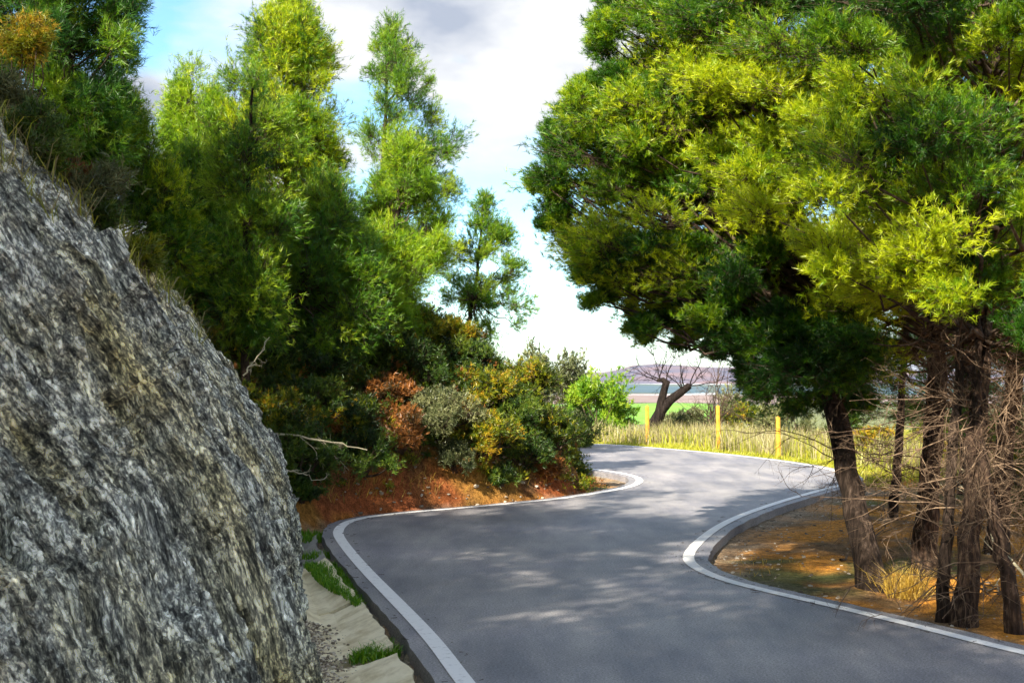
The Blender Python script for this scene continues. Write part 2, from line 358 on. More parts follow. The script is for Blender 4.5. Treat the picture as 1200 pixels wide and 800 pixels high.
def strip(P, w0, w1, z, name, mat, label):
    A_ = offset(P, w0); B_ = offset(P, w1); k = len(P)
    V = np.vstack([np.c_[A_, np.full(k, z)], np.c_[B_, np.full(k, z)]]); i = np.arange(k-1)
    o = build(name, V, np.stack([i, i+k, i+k+1, i+1], 1), mat); return tag(o, label, 'marking', kind='structure')
Lf = smooth_line(LEFT, 1); Rf = smooth_line(RIGHT, 1)
strip(Lf, -0.05, 0.05, 0.005, 'road_marking', M['paint'], 'white painted line along the left edge of the road')
strip(Rf, -0.05, 0.045, 0.005, 'road_marking', M['paint'], 'white painted line along the right edge of the road')

# ------------------------------------------------------------------ concrete gutter between the left road edge and the rock
M['concrete'] = plain('gutter_concrete', (0.60, 0.50, 0.30), (0.95, 0.85, 0.60), 5.5, 0.9, 0.6, 0.02, 0.30, 0.56)
M['concrete_grey'] = plain('grey_gutter_concrete', (0.28, 0.27, 0.25), (0.45, 0.43, 0.40), 6, 0.9, 0.5, 0.02)
k0 = [i for i in range(len(LEFT)) if LEFT[i, 1] < 14.2 and LEFT[i, 1] > 2.6 and LEFT[i,0] < 1.2][:]
k0 = [i for i in k0 if i < np.argmax(LEFT[:, 1] > 14.2)]
gy_ = LEFT[k0, 1]; gxr = offset(LEFT, 0.225)[k0, 0]
def slab(y0, y1, zoff, seed, mat, label):
    rg = np.random.default_rng(seed); ys = np.linspace(y0, y1, 16); acc = Acc(); K = 9
    xr = np.interp(ys, gy_, gxr) + 0.022*vnoise(ys*4.0, seed*3.3, s=4) + 0.01*vnoise(ys*14, seed, s=5)
    xl = np.interp(ys, [q[1] for q in ROCKBASE[3:]], [q[0] for q in ROCKBASE[3:]]) + 0.02
    rows = []
    for a_, b_, y in zip(xl, xr, ys):
        t = np.linspace(0, 1, K); x = a_ + (b_-a_)*t
        z = np.interp(t, [0, 0.2, 0.5, 1.0], [-0.10, -0.155, -0.125, -0.035]) + zoff*0.5 + 0.012*vnoise(x*5, y*5 + seed, s=3) + 0.004*vnoise(x*20, y*20, s=6)
        rows.append(np.stack([x, np.full(K, y) + 0.05*vnoise(x*6, seed, s=2)*(1 if y in (ys[0], ys[-1]) else 0), z], 1))
    T_ = np.array(rows); B_ = T_.copy(); B_[..., 2] -= 0.10
    V = np.vstack([T_.reshape(-1, 3), B_.reshape(-1, 3)]); n_ = 16*K
    F = []
    for i in range(15):
        for j in range(K-1):
            q = i*K+j; F += [[q, q+1, q+K+1, q+K]]
    for i in range(15):
        F += [[i*K, (i+1)*K, (i+1)*K+n_, i*K+n_], [i*K+K-1, i*K+K-1+n_, (i+1)*K+K-1+n_, (i+1)*K+K-1]]
    for j in range(K-1):
        F += [[j, j+n_, j+1+n_, j+1], [15*K+j, 15*K+j+1, 15*K+j+1+n_, 15*K+j+n_]]
    return tag(build('gutter_slab', V, np.array(F), mat, smooth=False), label, 'gutter slab', 'concrete slabs lining the roadside gutter')
slab(5.2, 6.85, 0.0, 1, M['concrete'], 'sandy concrete gutter slab nearest the camera at the foot of the rock')
slab(6.9, 8.25, -0.01, 2, M['concrete'], 'cracked concrete gutter slab just in front of the grass clump')
slab(8.45, 10.05, 0.0, 3, M['concrete'], 'pale concrete gutter slab just beyond the grass clump in the channel')
slab(10.1, 12.2, 0.015, 4, M['concrete'], 'long pale concrete gutter slab beside the fresh green verge grass')
slab(12.25, 14.1, 0.01, 5, M['concrete_grey'], 'grey concrete gutter slab at the far end by the red bank')

# ------------------------------------------------------------------ rock face
m, n, l, out = newmat('schist_rock')
uv = n.new('ShaderNodeAttribute'); uv.attribute_name = 'suv'
def mapv(sx, sy, rot):
    mp = n.new('ShaderNodeMapping'); mp.inputs['Scale'].default_value = (sx, sy, 1); l.new(uv.outputs['Vector'], mp.inputs[0]); return mp.outputs[0]
a = noise(n, l, mapv(1, 0.34, 0), 13, 10, 0.76)
b = noise(n, l, mapv(1, 0.55, 0), 38, 7, 0.75)
c = noise(n, l, mapv(1, 0.4, 0), 1.7, 4, 0.5)
d = noise(n, l, mapv(1, 0.7, 0), 5.5, 5, 0.6)
r = ramp(n, [(0.38, (0.016, 0.019, 0.020)), (0.45, (0.16, 0.168, 0.15)), (0.52, (0.42, 0.43, 0.39)), (0.60, (0.88, 0.89, 0.82))]); l.new(a.outputs['Fac'], r.inputs[0])
rb = ramp(n, [(0.38, (0.14, 0.15, 0.17)), (0.50, (0.9, 0.92, 0.92)), (0.60, (3.2, 3.2, 3.0))]); l.new(b.outputs['Fac'], rb.inputs[0])
mu = n.new('ShaderNodeMixRGB'); mu.blend_type = 'MULTIPLY'; mu.inputs[0].default_value = 1; l.new(r.outputs[0], mu.inputs[1]); l.new(rb.outputs[0], mu.inputs[2])
rc = ramp(n, [(0.45, (0, 0, 0)), (0.68, (1, 1, 1))]); l.new(c.outputs['Fac'], rc.inputs[0])
mo = n.new('ShaderNodeMixRGB'); mo.blend_type = 'MULTIPLY'; l.new(rc.outputs[0], mo.inputs[0]); l.new(mu.outputs[0], mo.inputs[1]); mo.inputs[2].default_value = (1.15, 1.0, 0.62, 1)
rd = ramp(n, [(0.60, (0, 0, 0)), (0.85, (0.35, 0.35, 0.35))]); l.new(d.outputs['Fac'], rd.inputs[0])
ms = n.new('ShaderNodeMixRGB'); l.new(rd.outputs[0], ms.inputs[0]); l.new(mo.outputs[0], ms.inputs[1]); ms.inputs[2].default_value = (0.13, 0.10, 0.055, 1)
p = n.new('ShaderNodeBsdfPrincipled'); p.inputs['Roughness'].default_value = 0.55; p.inputs['Specular IOR Level'].default_value = 0.5
l.new(ms.outputs[0], p.inputs['Base Color'])
ad = n.new('ShaderNodeMath'); ad.operation = 'ADD'; l.new(a.outputs['Fac'], ad.inputs[0]); l.new(b.outputs['Fac'], ad.inputs[1])
bp = n.new('ShaderNodeBump'); bp.inputs['Strength'].default_value = 0.9; bp.inputs['Distance'].default_value = 0.03
l.new(ad.outputs[0], bp.inputs['Height']); l.new(bp.outputs[0], p.inputs['Normal']); l.new(p.outputs[0], out.inputs[0])
M['rock'] = m
rb_ = smooth_line(ROCKBASE + [(-2.6, 14.9), (-3.6, 15.6)], 3)
s_ = np.concatenate([[0], np.cumsum(np.linalg.norm(np.diff(rb_, axis=0), axis=1))]); UL = s_[-1]
NU, NV = 760, 430
u = np.linspace(0, UL, NU); bx = np.interp(u, s_, rb_[:, 0]); by = np.interp(u, s_, rb_[:, 1])
ker = np.ones(41)/41
bx = np.convolve(np.pad(bx, 20, 'edge'), ker, 'valid'); by = np.convolve(np.pad(by, 20, 'edge'), ker, 'valid')
w_ = sstep(0, 1, (by-4.5)/6.0)
ix = -0.72*(1-w_) - 0.995*w_; iy = 0.70*(1-w_) + 0.08*w_
iy = np.where(by > 13.8, iy - 0.5*sstep(13.8, 15.5, by), iy)
il = np.hypot(ix, iy); ix /= il; iy /= il
po = np.concatenate([[-0.02], PO[:10]]); ph = np.concatenate([[-0.45], PH[:10]])
pl = np.concatenate([[0], np.cumsum(np.hypot(np.diff(po), np.diff(ph)))]); v = np.linspace(0, pl[-1]-0.5, NV)
for_o = np.interp(v, pl, po); for_h = np.interp(v, pl, ph)
kk = np.ones(31)/31
for_o = np.convolve(np.pad(for_o, 15, 'edge'), kk, 'valid'); for_h = np.convolve(np.pad(for_h, 15, 'reflect', reflect_type='odd'), kk, 'valid')
U, V_ = np.meshgrid(u, v, indexing='ij')
endf = sstep(13.6, 15.6, by)[:, None]
PX = bx[:, None] + ix[:, None]*for_o[None]; PY = by[:, None] + iy[:, None]*for_o[None]; PZ = for_h[None]*np.ones((NU, 1))*(1-0.28*endf)
P3 = np.stack([PX, PY, PZ], -1)
Nn = norm(np.cross(np.gradient(P3, axis=0), np.gradient(P3, axis=1)))
if Nn[NU//2, 60, 0] < 0: Nn = -Nn
warp = 0.35*fbm(U*0.6, V_*0.6, s=31)
al = 0.42; A1 = (U*math.cos(al) + V_*math.sin(al)) + warp*0.9; A2 = (-U*math.sin(al) + V_*math.cos(al)) + warp
def ridged(x, y, o, s):
    t = 0; a = 1; nn = 0
    for q in range(o): t = t + a*(1-2*np.abs(vnoise(x*2**q+q*3.7, y*2**q+q, 0.5, s+q))); nn += a; a *= 0.55
    return t/nn
disp = 0.13*fbm(U*0.8, V_*0.8, o=3, s=33) + 0.085*fbm(A1*2.4, A2*0.7, o=4, s=35) + 0.06*ridged(A1*5.0, A2*1.5, 4, 41) + 0.03*ridged(A1*15, A2*5, 3, 51)
st = A1*6 + 0.7*fbm(A1*3, A2*2, s=61); disp += 0.03*((st % 1.0)-0.5)*sstep(-0.3, 0.3, vnoise(A1*1.5, A2*1.2, s=63))
disp -= 0.13*sstep(0.35, 0.6, vnoise(A1*2.6+9, A2*0.35, s=71)) + 0.05*sstep(0.4, 0.65, vnoise(A1*8+2, A2*0.9, s=72))
def chips(x, y, s):
    i, j = np.floor(x), np.floor(y); best = np.full(x.shape, 9.0); o = np.zeros(x.shape)
    for a in (-1, 0, 1):
        for b in (-1, 0, 1):
            ci, cj = i+a, j+b; z0 = np.zeros_like(x)
            px_ = ci + _hash(ci, cj, z0, s); py_ = cj + _hash(ci, cj, z0+1, s); dx, dy = x-px_, y-py_; d2 = dx*dx+dy*dy
            hh = (_hash(ci, cj, z0+2, s)-0.5) + dx*(_hash(ci, cj, z0+3, s)-0.5)*1.6 + dy*(_hash(ci, cj, z0+4, s)-0.5)*1.2
            w = d2 < best; o = np.where(w, hh, o); best = np.where(w, d2, best)
    return o
jx = 0.5*fbm(A1*4, A2*3, s=81); jy = 0.5*fbm(A1*4+5, A2*3, s=82)
disp += 0.13*chips(A1*2.4+jx, A2*0.55+jy, 83) + 0.048*chips(A1*9+jx*2, A2*2.3+jy*2, 84) + 0.018*chips(A1*24+jx*3, A2*11+jy*3, 85)
edge = sstep(0, 0.25, V_)*sstep(0, 0.3, v[-1]-V_)
P3 = P3 + Nn*((disp-0.07)*(0.35+0.65*edge))[..., None]
q = (np.arange(NU-1)[:, None]*NV + np.arange(NV-1)[None]).ravel()
ro = build('rock_face', P3.reshape(-1, 3), np.stack([q, q+NV, q+NV+1, q+1], 1), M['rock'], smooth=False)
at = ro.data.attributes.new('suv', 'FLOAT_VECTOR', 'POINT')
at.data.foreach_set('vector', np.stack([A1.ravel(), A2.ravel(), (disp*2).ravel()], 1).astype(np.float32).ravel())
tag(ro, 'large steep grey schist rock face rising beside the gutter', 'rock face')

# ------------------------------------------------------------------ foliage generators
def tufts(P, Dr, rng, n, Ln, w, spread, tint):
    """n needles per tuft: one slim triangle each"""
    k = len(P)
    d = norm(Dr[:, None] + rng.normal(0, spread, (k, n, 3)))
    ln = Ln*rng.uniform(0.6, 1.2, (k, n, 1)); s = norm(np.cross(d, rng.normal(size=(k, n, 3))))
    b = P[:, None] + Dr[:, None]*Ln*rng.uniform(-0.5, 0.3, (k, n, 1)) + rng.normal(0, Ln*0.07, (k, n, 3))
    V = np.stack([b - s*w*0.5, b + s*w*0.5, b + d*ln], 2).reshape(-1, 3)
    return V, np.repeat(tint, n*3)
def crown_mesh(clumps, rng, mat, parent, twigs, tpt, needles, Ln, w, wood=None, spread=0.5, name='crown'):
    """clumps: (centre, radii, core, tint, tint spread)"""
    Vs = []; Ts = []
    for (c, r, core, ti, ts) in clumps:
        c = np.asarray(c); r = np.asarray(r); core = np.asarray(core)
        k = max(4, int(twigs*min(1.0, (float(r[0])/0.16)**1.2)))
        ax = norm(c - core)
        d = norm(rng.normal(size=(k, 3)) + ax*0.5 + np.array([0, 0, 0.25]))
        e = c + d*r*rng.uniform(0.55, 1.08, (k, 1))
        s = c + (core-c)*0.35 + rng.normal(0, 0.16, (k, 3))*r
        if wood is not None: wood.segs(s, e, 0.0026, 0.0014, 0.5)
        t = rng.uniform(0.35, 1.0, (k, tpt, 1)); t[:, 0] = 1.0
        P = s[:, None] + (e-s)[:, None]*t + rng.normal(0, Ln*0.35, (k, tpt, 3))
        Dr = norm(norm(e-s)[:, None] + rng.normal(0, 0.45, (k, tpt, 3)) + np.array([0, 0, 0.35]))
        P = P.reshape(-1, 3); Dr = Dr.reshape(-1, 3)
        tw = np.repeat(rng.normal(0, ts*0.6, k), tpt)
        V, T = tufts(P, Dr, rng, needles, Ln, w, spread, np.clip(ti + tw + rng.normal(0, ts, len(P)), 0, 0.95))
        Vs.append(V); Ts.append(T)
    V = np.concatenate(Vs); T = np.concatenate(Ts)
    return build(name, V, np.arange(len(V)).reshape(-1, 3), mat, parent, tint=T)
def bend(A, B, rng, n=6, sag=0.0, wob=0.05):
    t = np.linspace(0, 1, n)[:, None]; P = A + (B-A)*t; Ln = np.linalg.norm(B-A)
    P = P + rng.normal(0, wob*Ln*0.5, (n, 3))*np.sin(t*math.pi); P[:, 2] -= sag*Ln*np.sin(t[:, 0]*math.pi); return P
def dead_twigs(acc, starts, dirs, rng, length, r0, depth=2, droop=0.15):
    for p0, d0 in zip(starts, dirs):
        ln = length*rng.uniform(0.5, 1.2); n_ = 7; P = [np.array(p0)]; d = np.array(d0, float)
        for q in range(n_-1):
            d = d + rng.normal(0, 0.17, 3); d[2] -= droop*0.25; d /= np.linalg.norm(d); P.append(P[-1] + d*ln/(n_-1))
        P = np.array(P); rr = np.linspace(r0, r0*0.3, n_)
        acc.tube(P, rr, 4, 0.5)
        if depth > 0:
            k = rng.integers(4, 9); idx = rng.integers(1, n_, k); dd = norm(norm(P[idx]-P[idx-1]) + rng.normal(0, 0.65, (k, 3)))
            if depth == 1: 
                A_ = P[idx]; L1 = length*0.25*rng.uniform(0.5, 1.3, (k, 1)); B_ = A_ + dd*L1; acc.segs(A_, B_, r0*0.35, r0*0.15)
                d3 = norm(np.repeat(dd, 3, 0) + rng.normal(0, 0.6, (k*3, 3))); m_ = np.repeat(A_, 3, 0) + np.repeat(dd*L1, 3, 0)*rng.uniform(0.3, 0.9, (k*3, 1))
                acc.segs(m_, m_ + d3*length*0.12*rng.uniform(0.5, 1.4, (k*3, 1)), r0*0.2, r0*0.1)
            else: dead_twigs(acc, P[idx], dd, rng, length*0.5, r0*0.5, depth-1, droop)
def at_height(path, z):
    path = np.asarray(path); return np.array([np.interp(z, path[:, 2], path[:, q]) for q in range(3)])
def pine(label, path, radii, clumps, seed, mat, group, bark='bark', twigs=46, tpt=4, needles=9, Ln=0.070, w=0.0062, dead=0, dead_z=(0.5, 2.3), dead_len=0.9, dead_dir=None, name='pine_tree', zs=0.62):
    rng = np.random.default_rng(seed); path = np.asarray(path, float)
    r = root(name, path[0], label, 'pine tree', group)
    t = np.linspace(0, 1, len(path)); tt = np.linspace(0, 1, 26); PP = np.stack([np.interp(tt, t, path[:, q]) for q in range(3)], 1)
    kr = np.ones(5)/5
    for q in range(3): PP[2:-2, q] = np.convolve(PP[:, q], kr, 'valid')
    PP[1:-1] += rng.normal(0, 0.008, (24, 3)); rad = np.interp(tt, np.linspace(0, 1, len(radii)), radii)
    rad[0] *= 1.3; rad[1] *= 1.1
    PP[0, 2] -= 0.12
    tr = Acc(); tr.tube(PP, rad, 14, 0.5, wob=0.18, seed=seed)
    wd = Acc(); cl = []
    for (c, rr, ti) in clumps:
        c = np.asarray(c, float)
        zat = np.clip(c[2] - 0.45*np.linalg.norm(c[:2]-at_height(PP, c[2])[:2]) - 0.1, PP[0, 2]+min(2.0, 0.4*(PP[-1, 2]-PP[0, 2])), PP[-1, 2]-0.02)
        a0 = at_height(PP, zat); core = c + (a0-c)/max(np.linalg.norm(a0-c), 1e-6)*min(rr*0.9, np.linalg.norm(a0-c))
        ln = np.linalg.norm(core-a0)
        if ln > 0.1: wd.tube(bend(a0, core, rng, 7, 0.05, 0.10), np.linspace(0.007+0.010*ln, 0.005, 7), 5, 0.5)
        cl.append((c, np.array([rr, rr, rr*zs])*rng.uniform(0.75, 1.25, 3), core, ti, 0.13))
    tr.build('trunk', M[bark], r, smooth=True)
    crown_mesh(cl, rng, M[mat], r, twigs, tpt, needles, Ln, w, wd)
    wd.build('branches', M['twig'], r, smooth=True)
    if dead:
        dead = int(dead*1.35); da = Acc(); zz = rng.uniform(dead_z[0], dead_z[1], dead) + PP[0, 2]; st_ = np.array([at_height(PP, z) for z in zz])
        an = rng.uniform(0, 2*math.pi, dead); dd = np.stack([np.cos(an), np.sin(an), rng.uniform(-0.3, 0.5, dead)], 1)
        dead_twigs(da, st_, norm(dd), rng, dead_len, 0.0055, 2); da.build('dead_branches', M['deadwood'], r)
    return r
def outline_clumps(rows, Y, n, rpx, rng, tint=0.5, ts=0.2, shell=0.5, flat=1.0):
    """clump centres that fill a round crown whose silhouette in the photo has the rows (y, xleft, xright)"""
    rows = sorted(rows); ys = np.array([q[0] for q in rows], float); xl = np.array([q[1] for q in rows], float); xr = np.array([q[2] for q in rows], float)
    wts = []; out_ = []
    yy = np.linspace(ys[0], ys[-1], 60); ww = np.interp(yy, ys, xr-xl) + 12; ww = ww/ww.sum()
    for q in range(n):
        y = rng.choice(yy, p=ww) + rng.uniform(-4, 4); a_, b_ = np.interp(y, ys, xl), np.interp(y, ys, xr); rad = max((b_-a_)/2 - rpx*0.7, 1); cx = (a_+b_)/2
        th = rng.uniform(0, 2*math.pi); rr = rad*rng.uniform(0, 1)**shell
        if vnoise(np.array([math.cos(th)*1.4 + xl[0]]), np.array([math.sin(th)*1.4]), np.array([y/22.0]), s=9)[0] < -0.26: continue
        rc = rpx*rng.uniform(0.55, 1.3)
        out_.append((D(cx + rr*math.cos(th), y, Y + flat*rr*math.sin(th)*Y/FPX), rc*Y/FPX, float(np.clip(tint + rng.normal(0, ts), 0, 0.95))))
    return out_
LG = 'pines on the bank above the road'; RG = 'pines beside the right edge of the road'
def trunk_path(pts, base=None):
    """pts: (px, py, Y) from bottom to top"""
    P = [D(*q) for q in pts]
    if base is not None: P[0] = np.array(base)
    return P
def gbase(px, Y, dz=0):
    x = (px-600)/FPX*Y/(cp); return np.array([x, Y, tz(x, Y)+dz])

# ---- pines on the left bank
rg = np.random.default_rng(100)
def left_pine(label, Y, basepx, toppx, topy, rows, n, rpx, seed, mat, tint, rad, lean=None, **kw):
    b = gbase(basepx, Y); tp = D(toppx, topy+12, Y); mid = (b+tp)/2 + np.array([0.08*math.sin(seed), 0.05, 0])
    rng = np.random.default_rng(seed)
    return pine(label, [b, mid, tp], [rad, rad*0.65, 0.012], outline_clumps(rows, Y, int(n*1.95), rpx*1.12, rng, tint+0.08), seed, mat, LG, zs=1.25, **kw)
left_pine('dark blue-green pine on top of the rock face, cut by the top left corner', 13.5, 60, 80, -150,
    [(-170, 30, 120), (-80, -60, 170), (0, -110, 188), (50, -110, 186), (110, -90, 172), (160, -60, 165), (215, -20, 150)], 120, 27, 1, 'pine_cool', 0.35, 0.09, twigs=52, Ln=0.08)
left_pine('slender pine with a pointed top behind the brow of the rock', 18, 240, 220, 70,
    [(72, 212, 232), (110, 188, 268), (160, 160, 296), (220, 160, 300), (300, 180, 300), (370, 200, 300)], 74, 22, 2, 'pine_light', 0.45, 0.05, twigs=40)
left_pine('tall full pine that nearly reaches the top edge of the photo', 18, 335, 338, -2,
    [(-2, 326, 352), (30, 290, 390), (70, 258, 405), (120, 238, 415), (200, 228, 420), (280, 240, 420), (350, 270, 410)], 150, 25, 3, 'pine', 0.62, 0.09, twigs=44)
left_pine('dark thin pine with a straight bare stem in front of the tall full pine', 15.2, 288, 296, 92,
    [(90, 285, 315), (130, 255, 345), (200, 235, 355), (280, 225, 360), (350, 235, 350), (390, 250, 340)], 40, 26, 4, 'pine_cool', 0.55, 0.05, twigs=36)
left_pine('airy round-topped pine rising highest beside the open sky', 22, 448, 455, 38,
    [(34, 448, 474), (55, 425, 505), (85, 405, 535), (120, 400, 540), (165, 400, 553), (195, 420, 553), (240, 420, 545), (300, 415, 520), (360, 420, 500)], 78, 19, 5, 'pine_cool', 0.55, 0.07, twigs=36)
left_pine('bright yellow-green pine in front of the airy round-topped pine', 18.5, 455, 472, 165,
    [(165, 462, 494), (195, 440, 512), (240, 408, 540), (290, 395, 545), (330, 400, 520), (375, 420, 490)], 72, 21, 6, 'pine_light', 0.55, 0.05, twigs=42)
left_pine('small lone pine standing on the bank crest against the sky', 19.6, 543, 566, 230,
    [(230, 562, 572), (262, 543, 598), (300, 520, 618), (340, 508, 626), (372, 500, 630), (396, 520, 620)], 36, 15, 7, 'pine_cool', 0.5, 0.035, twigs=26, Ln=0.06)
left_pine('low dark pine with crooked trunk half hidden behind the bank shrubs', 16.6, 318, 385, 215,
    [(215, 365, 410), (260, 330, 440), (310, 310, 465), (360, 300, 470), (405, 310, 450)], 66, 25, 8, 'pine_cool', 0.48, 0.10, twigs=42)
left_pine('dense shaded pine filling the middle of the bank below the yellow-green pine', 17.6, 420, 425, 290,
    [(285, 405, 450), (320, 370, 490), (360, 360, 510), (395, 370, 500)], 50, 22, 9, 'pine_light', 0.35, 0.06, twigs=42)
left_pine('leafy pine between the brow of the rock and the bare-stemmed pine', 16, 225, 232, 190,
    [(190, 200, 250), (240, 170, 280), (300, 180, 290), (350, 200, 290)], 44, 24, 10, 'pine_light', 0.30, 0.05, twigs=42)

left_pine('bushy olive-green pine just behind the brow of the rock, lowest on the left', 14.6, 130, 130, 110,
    [(110, 110, 150), (150, 90, 185), (200, 95, 215), (260, 130, 240), (310, 160, 260)], 50, 26, 11, 'pine', 0.48, 0.05, twigs=42)
for q_, (x_, y_, lx, ly, lb_) in enumerate([(-6.6, -0.6, 1.6, 0.9, 'unseen tall pine added above the rock to shade the near road'), (-6.4, -4.6, 2.6, 1.6, 'unseen tall pine added behind the camera, leaning in to shade the road'),
    (-7.5, 2.6, 0.8, 0.4, 'unseen pine added on the rock out of frame to shade the rock face'), (-3.2, -6.5, 2.0, 2.2, 'unseen pine added over the left verge behind the camera for shade')]):  # out-of-frame pines added to keep the near road and rock shaded
    rng = np.random.default_rng(400+q_); b_ = np.array([x_, y_, tz(x_, y_)]); cc_ = b_ + np.array([lx, ly, 0])
    cl_ = [(cc_ + np.array([rng.normal(0, 1.6), rng.normal(0, 1.6), 0]) + np.array([0, 0, rng.uniform(4.2 - b_[2]*0.3, 8.8 - b_[2]*0.5)]), rng.uniform(0.6, 1.0), 0.4) for _ in range(128)]
    pine(lb_, [b_, b_+np.array([lx*.3, ly*.3, 4]), b_+np.array([lx, ly, 8.6-b_[2]*0.5])], [.16, .12, .03], cl_, 400+q_, 'pine', LG, twigs=34, tpt=4, needles=5, Ln=0.16, w=0.03)

# ---- pines on the right: shared foliage region, each clump goes to the nearest stem
CROWN = [(722, -160), (718, 0), (698, 40), (695, 108), (662, 118), (664, 150), (632, 165), (644, 196), (634, 218), (652, 245), (644, 282), (684, 318), (704, 346), (742, 356), (730, 372), (756, 384), (806, 394), (846, 412), (880, 424), (884, 462), (912, 490), (955, 500), (1010, 470), (1040, 440), (1100, 425), (1190, 430), (1290, 440), (1290, -160)]
CP = np.array(CROWN, float)
def rp(pts): return [D(*q) for q in pts]
rtrees = [
 dict(label='big dark pine leaning left over the road with bare lower trunk', base=(1024, 684), pts=[(1003, 590, 11.2), (984, 508, 11.4), (962, 400, 11.6), (935, 250, 11.8), (905, 90, 12.0), (885, -120, 12.2)], rad=[0.105, 0.095, 0.09, 0.075, 0.06, 0.04, 0.015], bark='bark', dead=9, dz=(1.0, 2.2)),
 dict(label='thick pine trunk with sunlit bark just right of the leaning pine', base=(1082, 668), pts=[(1086, 600, 11.7), (1094, 520, 11.8), (1100, 400, 12.0), (1095, 200, 12.3), (1080, 0, 12.6), (1080, -150, 12.6)], rad=[0.105, 0.095, 0.088, 0.075, 0.06, 0.04, 0.015], bark='bark_warm', dead=22, dz=(0.4, 2.2)),
 dict(label='slim dark pine stem standing close to the roadside trunk cluster', base=(1103, 719), pts=[(1108, 640, 9.6), (1115, 560, 9.7), (1122, 470, 9.8), (1128, 330, 10), (1130, 200, 10)], rad=[0.045, 0.04, 0.035, 0.03, 0.022, 0.01], bark='bark', dead=16, dz=(0.3, 2.0)),
 dict(label='rough pine trunk nearest the road edge, grey-brown and half sunlit', base=(1130, 724), pts=[(1136, 640, 9.5), (1142, 560, 9.6), (1150, 460, 9.8), (1158, 300, 10.2), (1165, 100, 10.5), (1170, -140, 10.6)], rad=[0.078, 0.074, 0.07, 0.065, 0.05, 0.035, 0.012], bark='bark_warm', dead=30, dz=(0.35, 2.2)),
 dict(label='thin far pine stem seen between the leaning pine and the sunlit trunk', base=(1045, 606), pts=[(1049, 570, 15.5), (1053, 530, 15.6), (1060, 440, 15.8), (1062, 250, 16), (1060, 100, 16)], rad=[0.06, 0.05, 0.045, 0.04, 0.03, 0.012], bark='bark', dead=9, dz=(0.5, 2.2)),
 dict(label='thin grey pine stem leaning left at the right edge of the photo', base=(1192, 732), pts=[(1175, 650, 9.2), (1155, 570, 9.4), (1148, 500, 9.6), (1145, 400, 9.8), (1150, 280, 10)], rad=[0.055, 0.048, 0.04, 0.034, 0.026, 0.01], bark='bark_warm', dead=18, dz=(0.3, 1.9)),
 dict(label='pine trunk further back leaning right behind the roadside cluster', base=(1166, 640), pts=[(1172, 580, 12.9), (1182, 480, 13.1), (1195, 380, 13.3), (1210, 150, 13.6), (1220, -100, 13.8)], rad=[0.10, 0.09, 0.08, 0.07, 0.05, 0.02], bark='bark_warm', dead=18, dz=(0.4, 2.2)),
]
rg = np.random.default_rng(77)
cands = []
# front and inner clumps filling the crown region
tries = 0
while len(cands) < 600 and tries < 20000:
    tries += 1
    x, y = rg.uniform(620, 1290), rg.uniform(-160, 520)
    if not inside(np.array([x]), np.array([y]), CP)[0]: continue
    e = float(seg_dist(np.array([x]), np.array([y]), np.vstack([CP, CP[:1]]))[0])
    if e < 24 + 42*max(0.0, float(vnoise(np.array([x/38.]), np.array([y/26.]), s=15)[0])) and x < 1200: continue
    Y = 12.4 + rg.uniform(-1, 1)*min(2.8, 0.9 + e/110)
    rr = rg.uniform(0.24, 0.50)
    # broad sunlit and shaded masses put into the foliage tint
    b = 0.60 + 0.62*float(vnoise(np.array([x/120.]), np.array([y/90.]), s=5)[0]) + rg.normal(0, 0.08)
    cands.append((D(x, y, Y), rr, float(np.clip(b, 0.05, 0.9))))
for q_ in range(48):
    x, y = rg.uniform(880, 1020), rg.uniform(370, 490)
    if inside(np.array([x]), np.array([y]), CP)[0]: cands.append((D(x, y, 11.3 + rg.uniform(-.9, .9)), rg.uniform(0.16, 0.32), float(rg.uniform(0.0, 0.35))))
for q_ in range(46):
    x, y = rg.uniform(700, 900), rg.uniform(285, 400)
    if inside(np.array([x]), np.array([y+14]), CP)[0]: cands.append((D(x, y, rg.uniform(10.9, 12.2)), rg.uniform(0.16, 0.32), float(rg.uniform(0.1, 0.6))))
for q_ in range(60):
    x, y = rg.uniform(730, 880), rg.uniform(60, 240)
    cands.append((D(x, y, rg.uniform(11.4, 13.6)), rg.uniform(0.22, 0.42), float(rg.uniform(0.15, 0.7))))
for q_ in range(75):
    x, y = rg.uniform(960, 1290), rg.uniform(-100, 400)
    b = 0.60 + 0.62*float(vnoise(np.array([x/120.]), np.array([y/90.]), s=5)[0])  # same sunlit and shaded masses in the tint
    cands.append((D(x, y, rg.uniform(8.6, 9.8)), rg.uniform(0.20, 0.40), float(np.clip(b, 0.05, 0.9))))
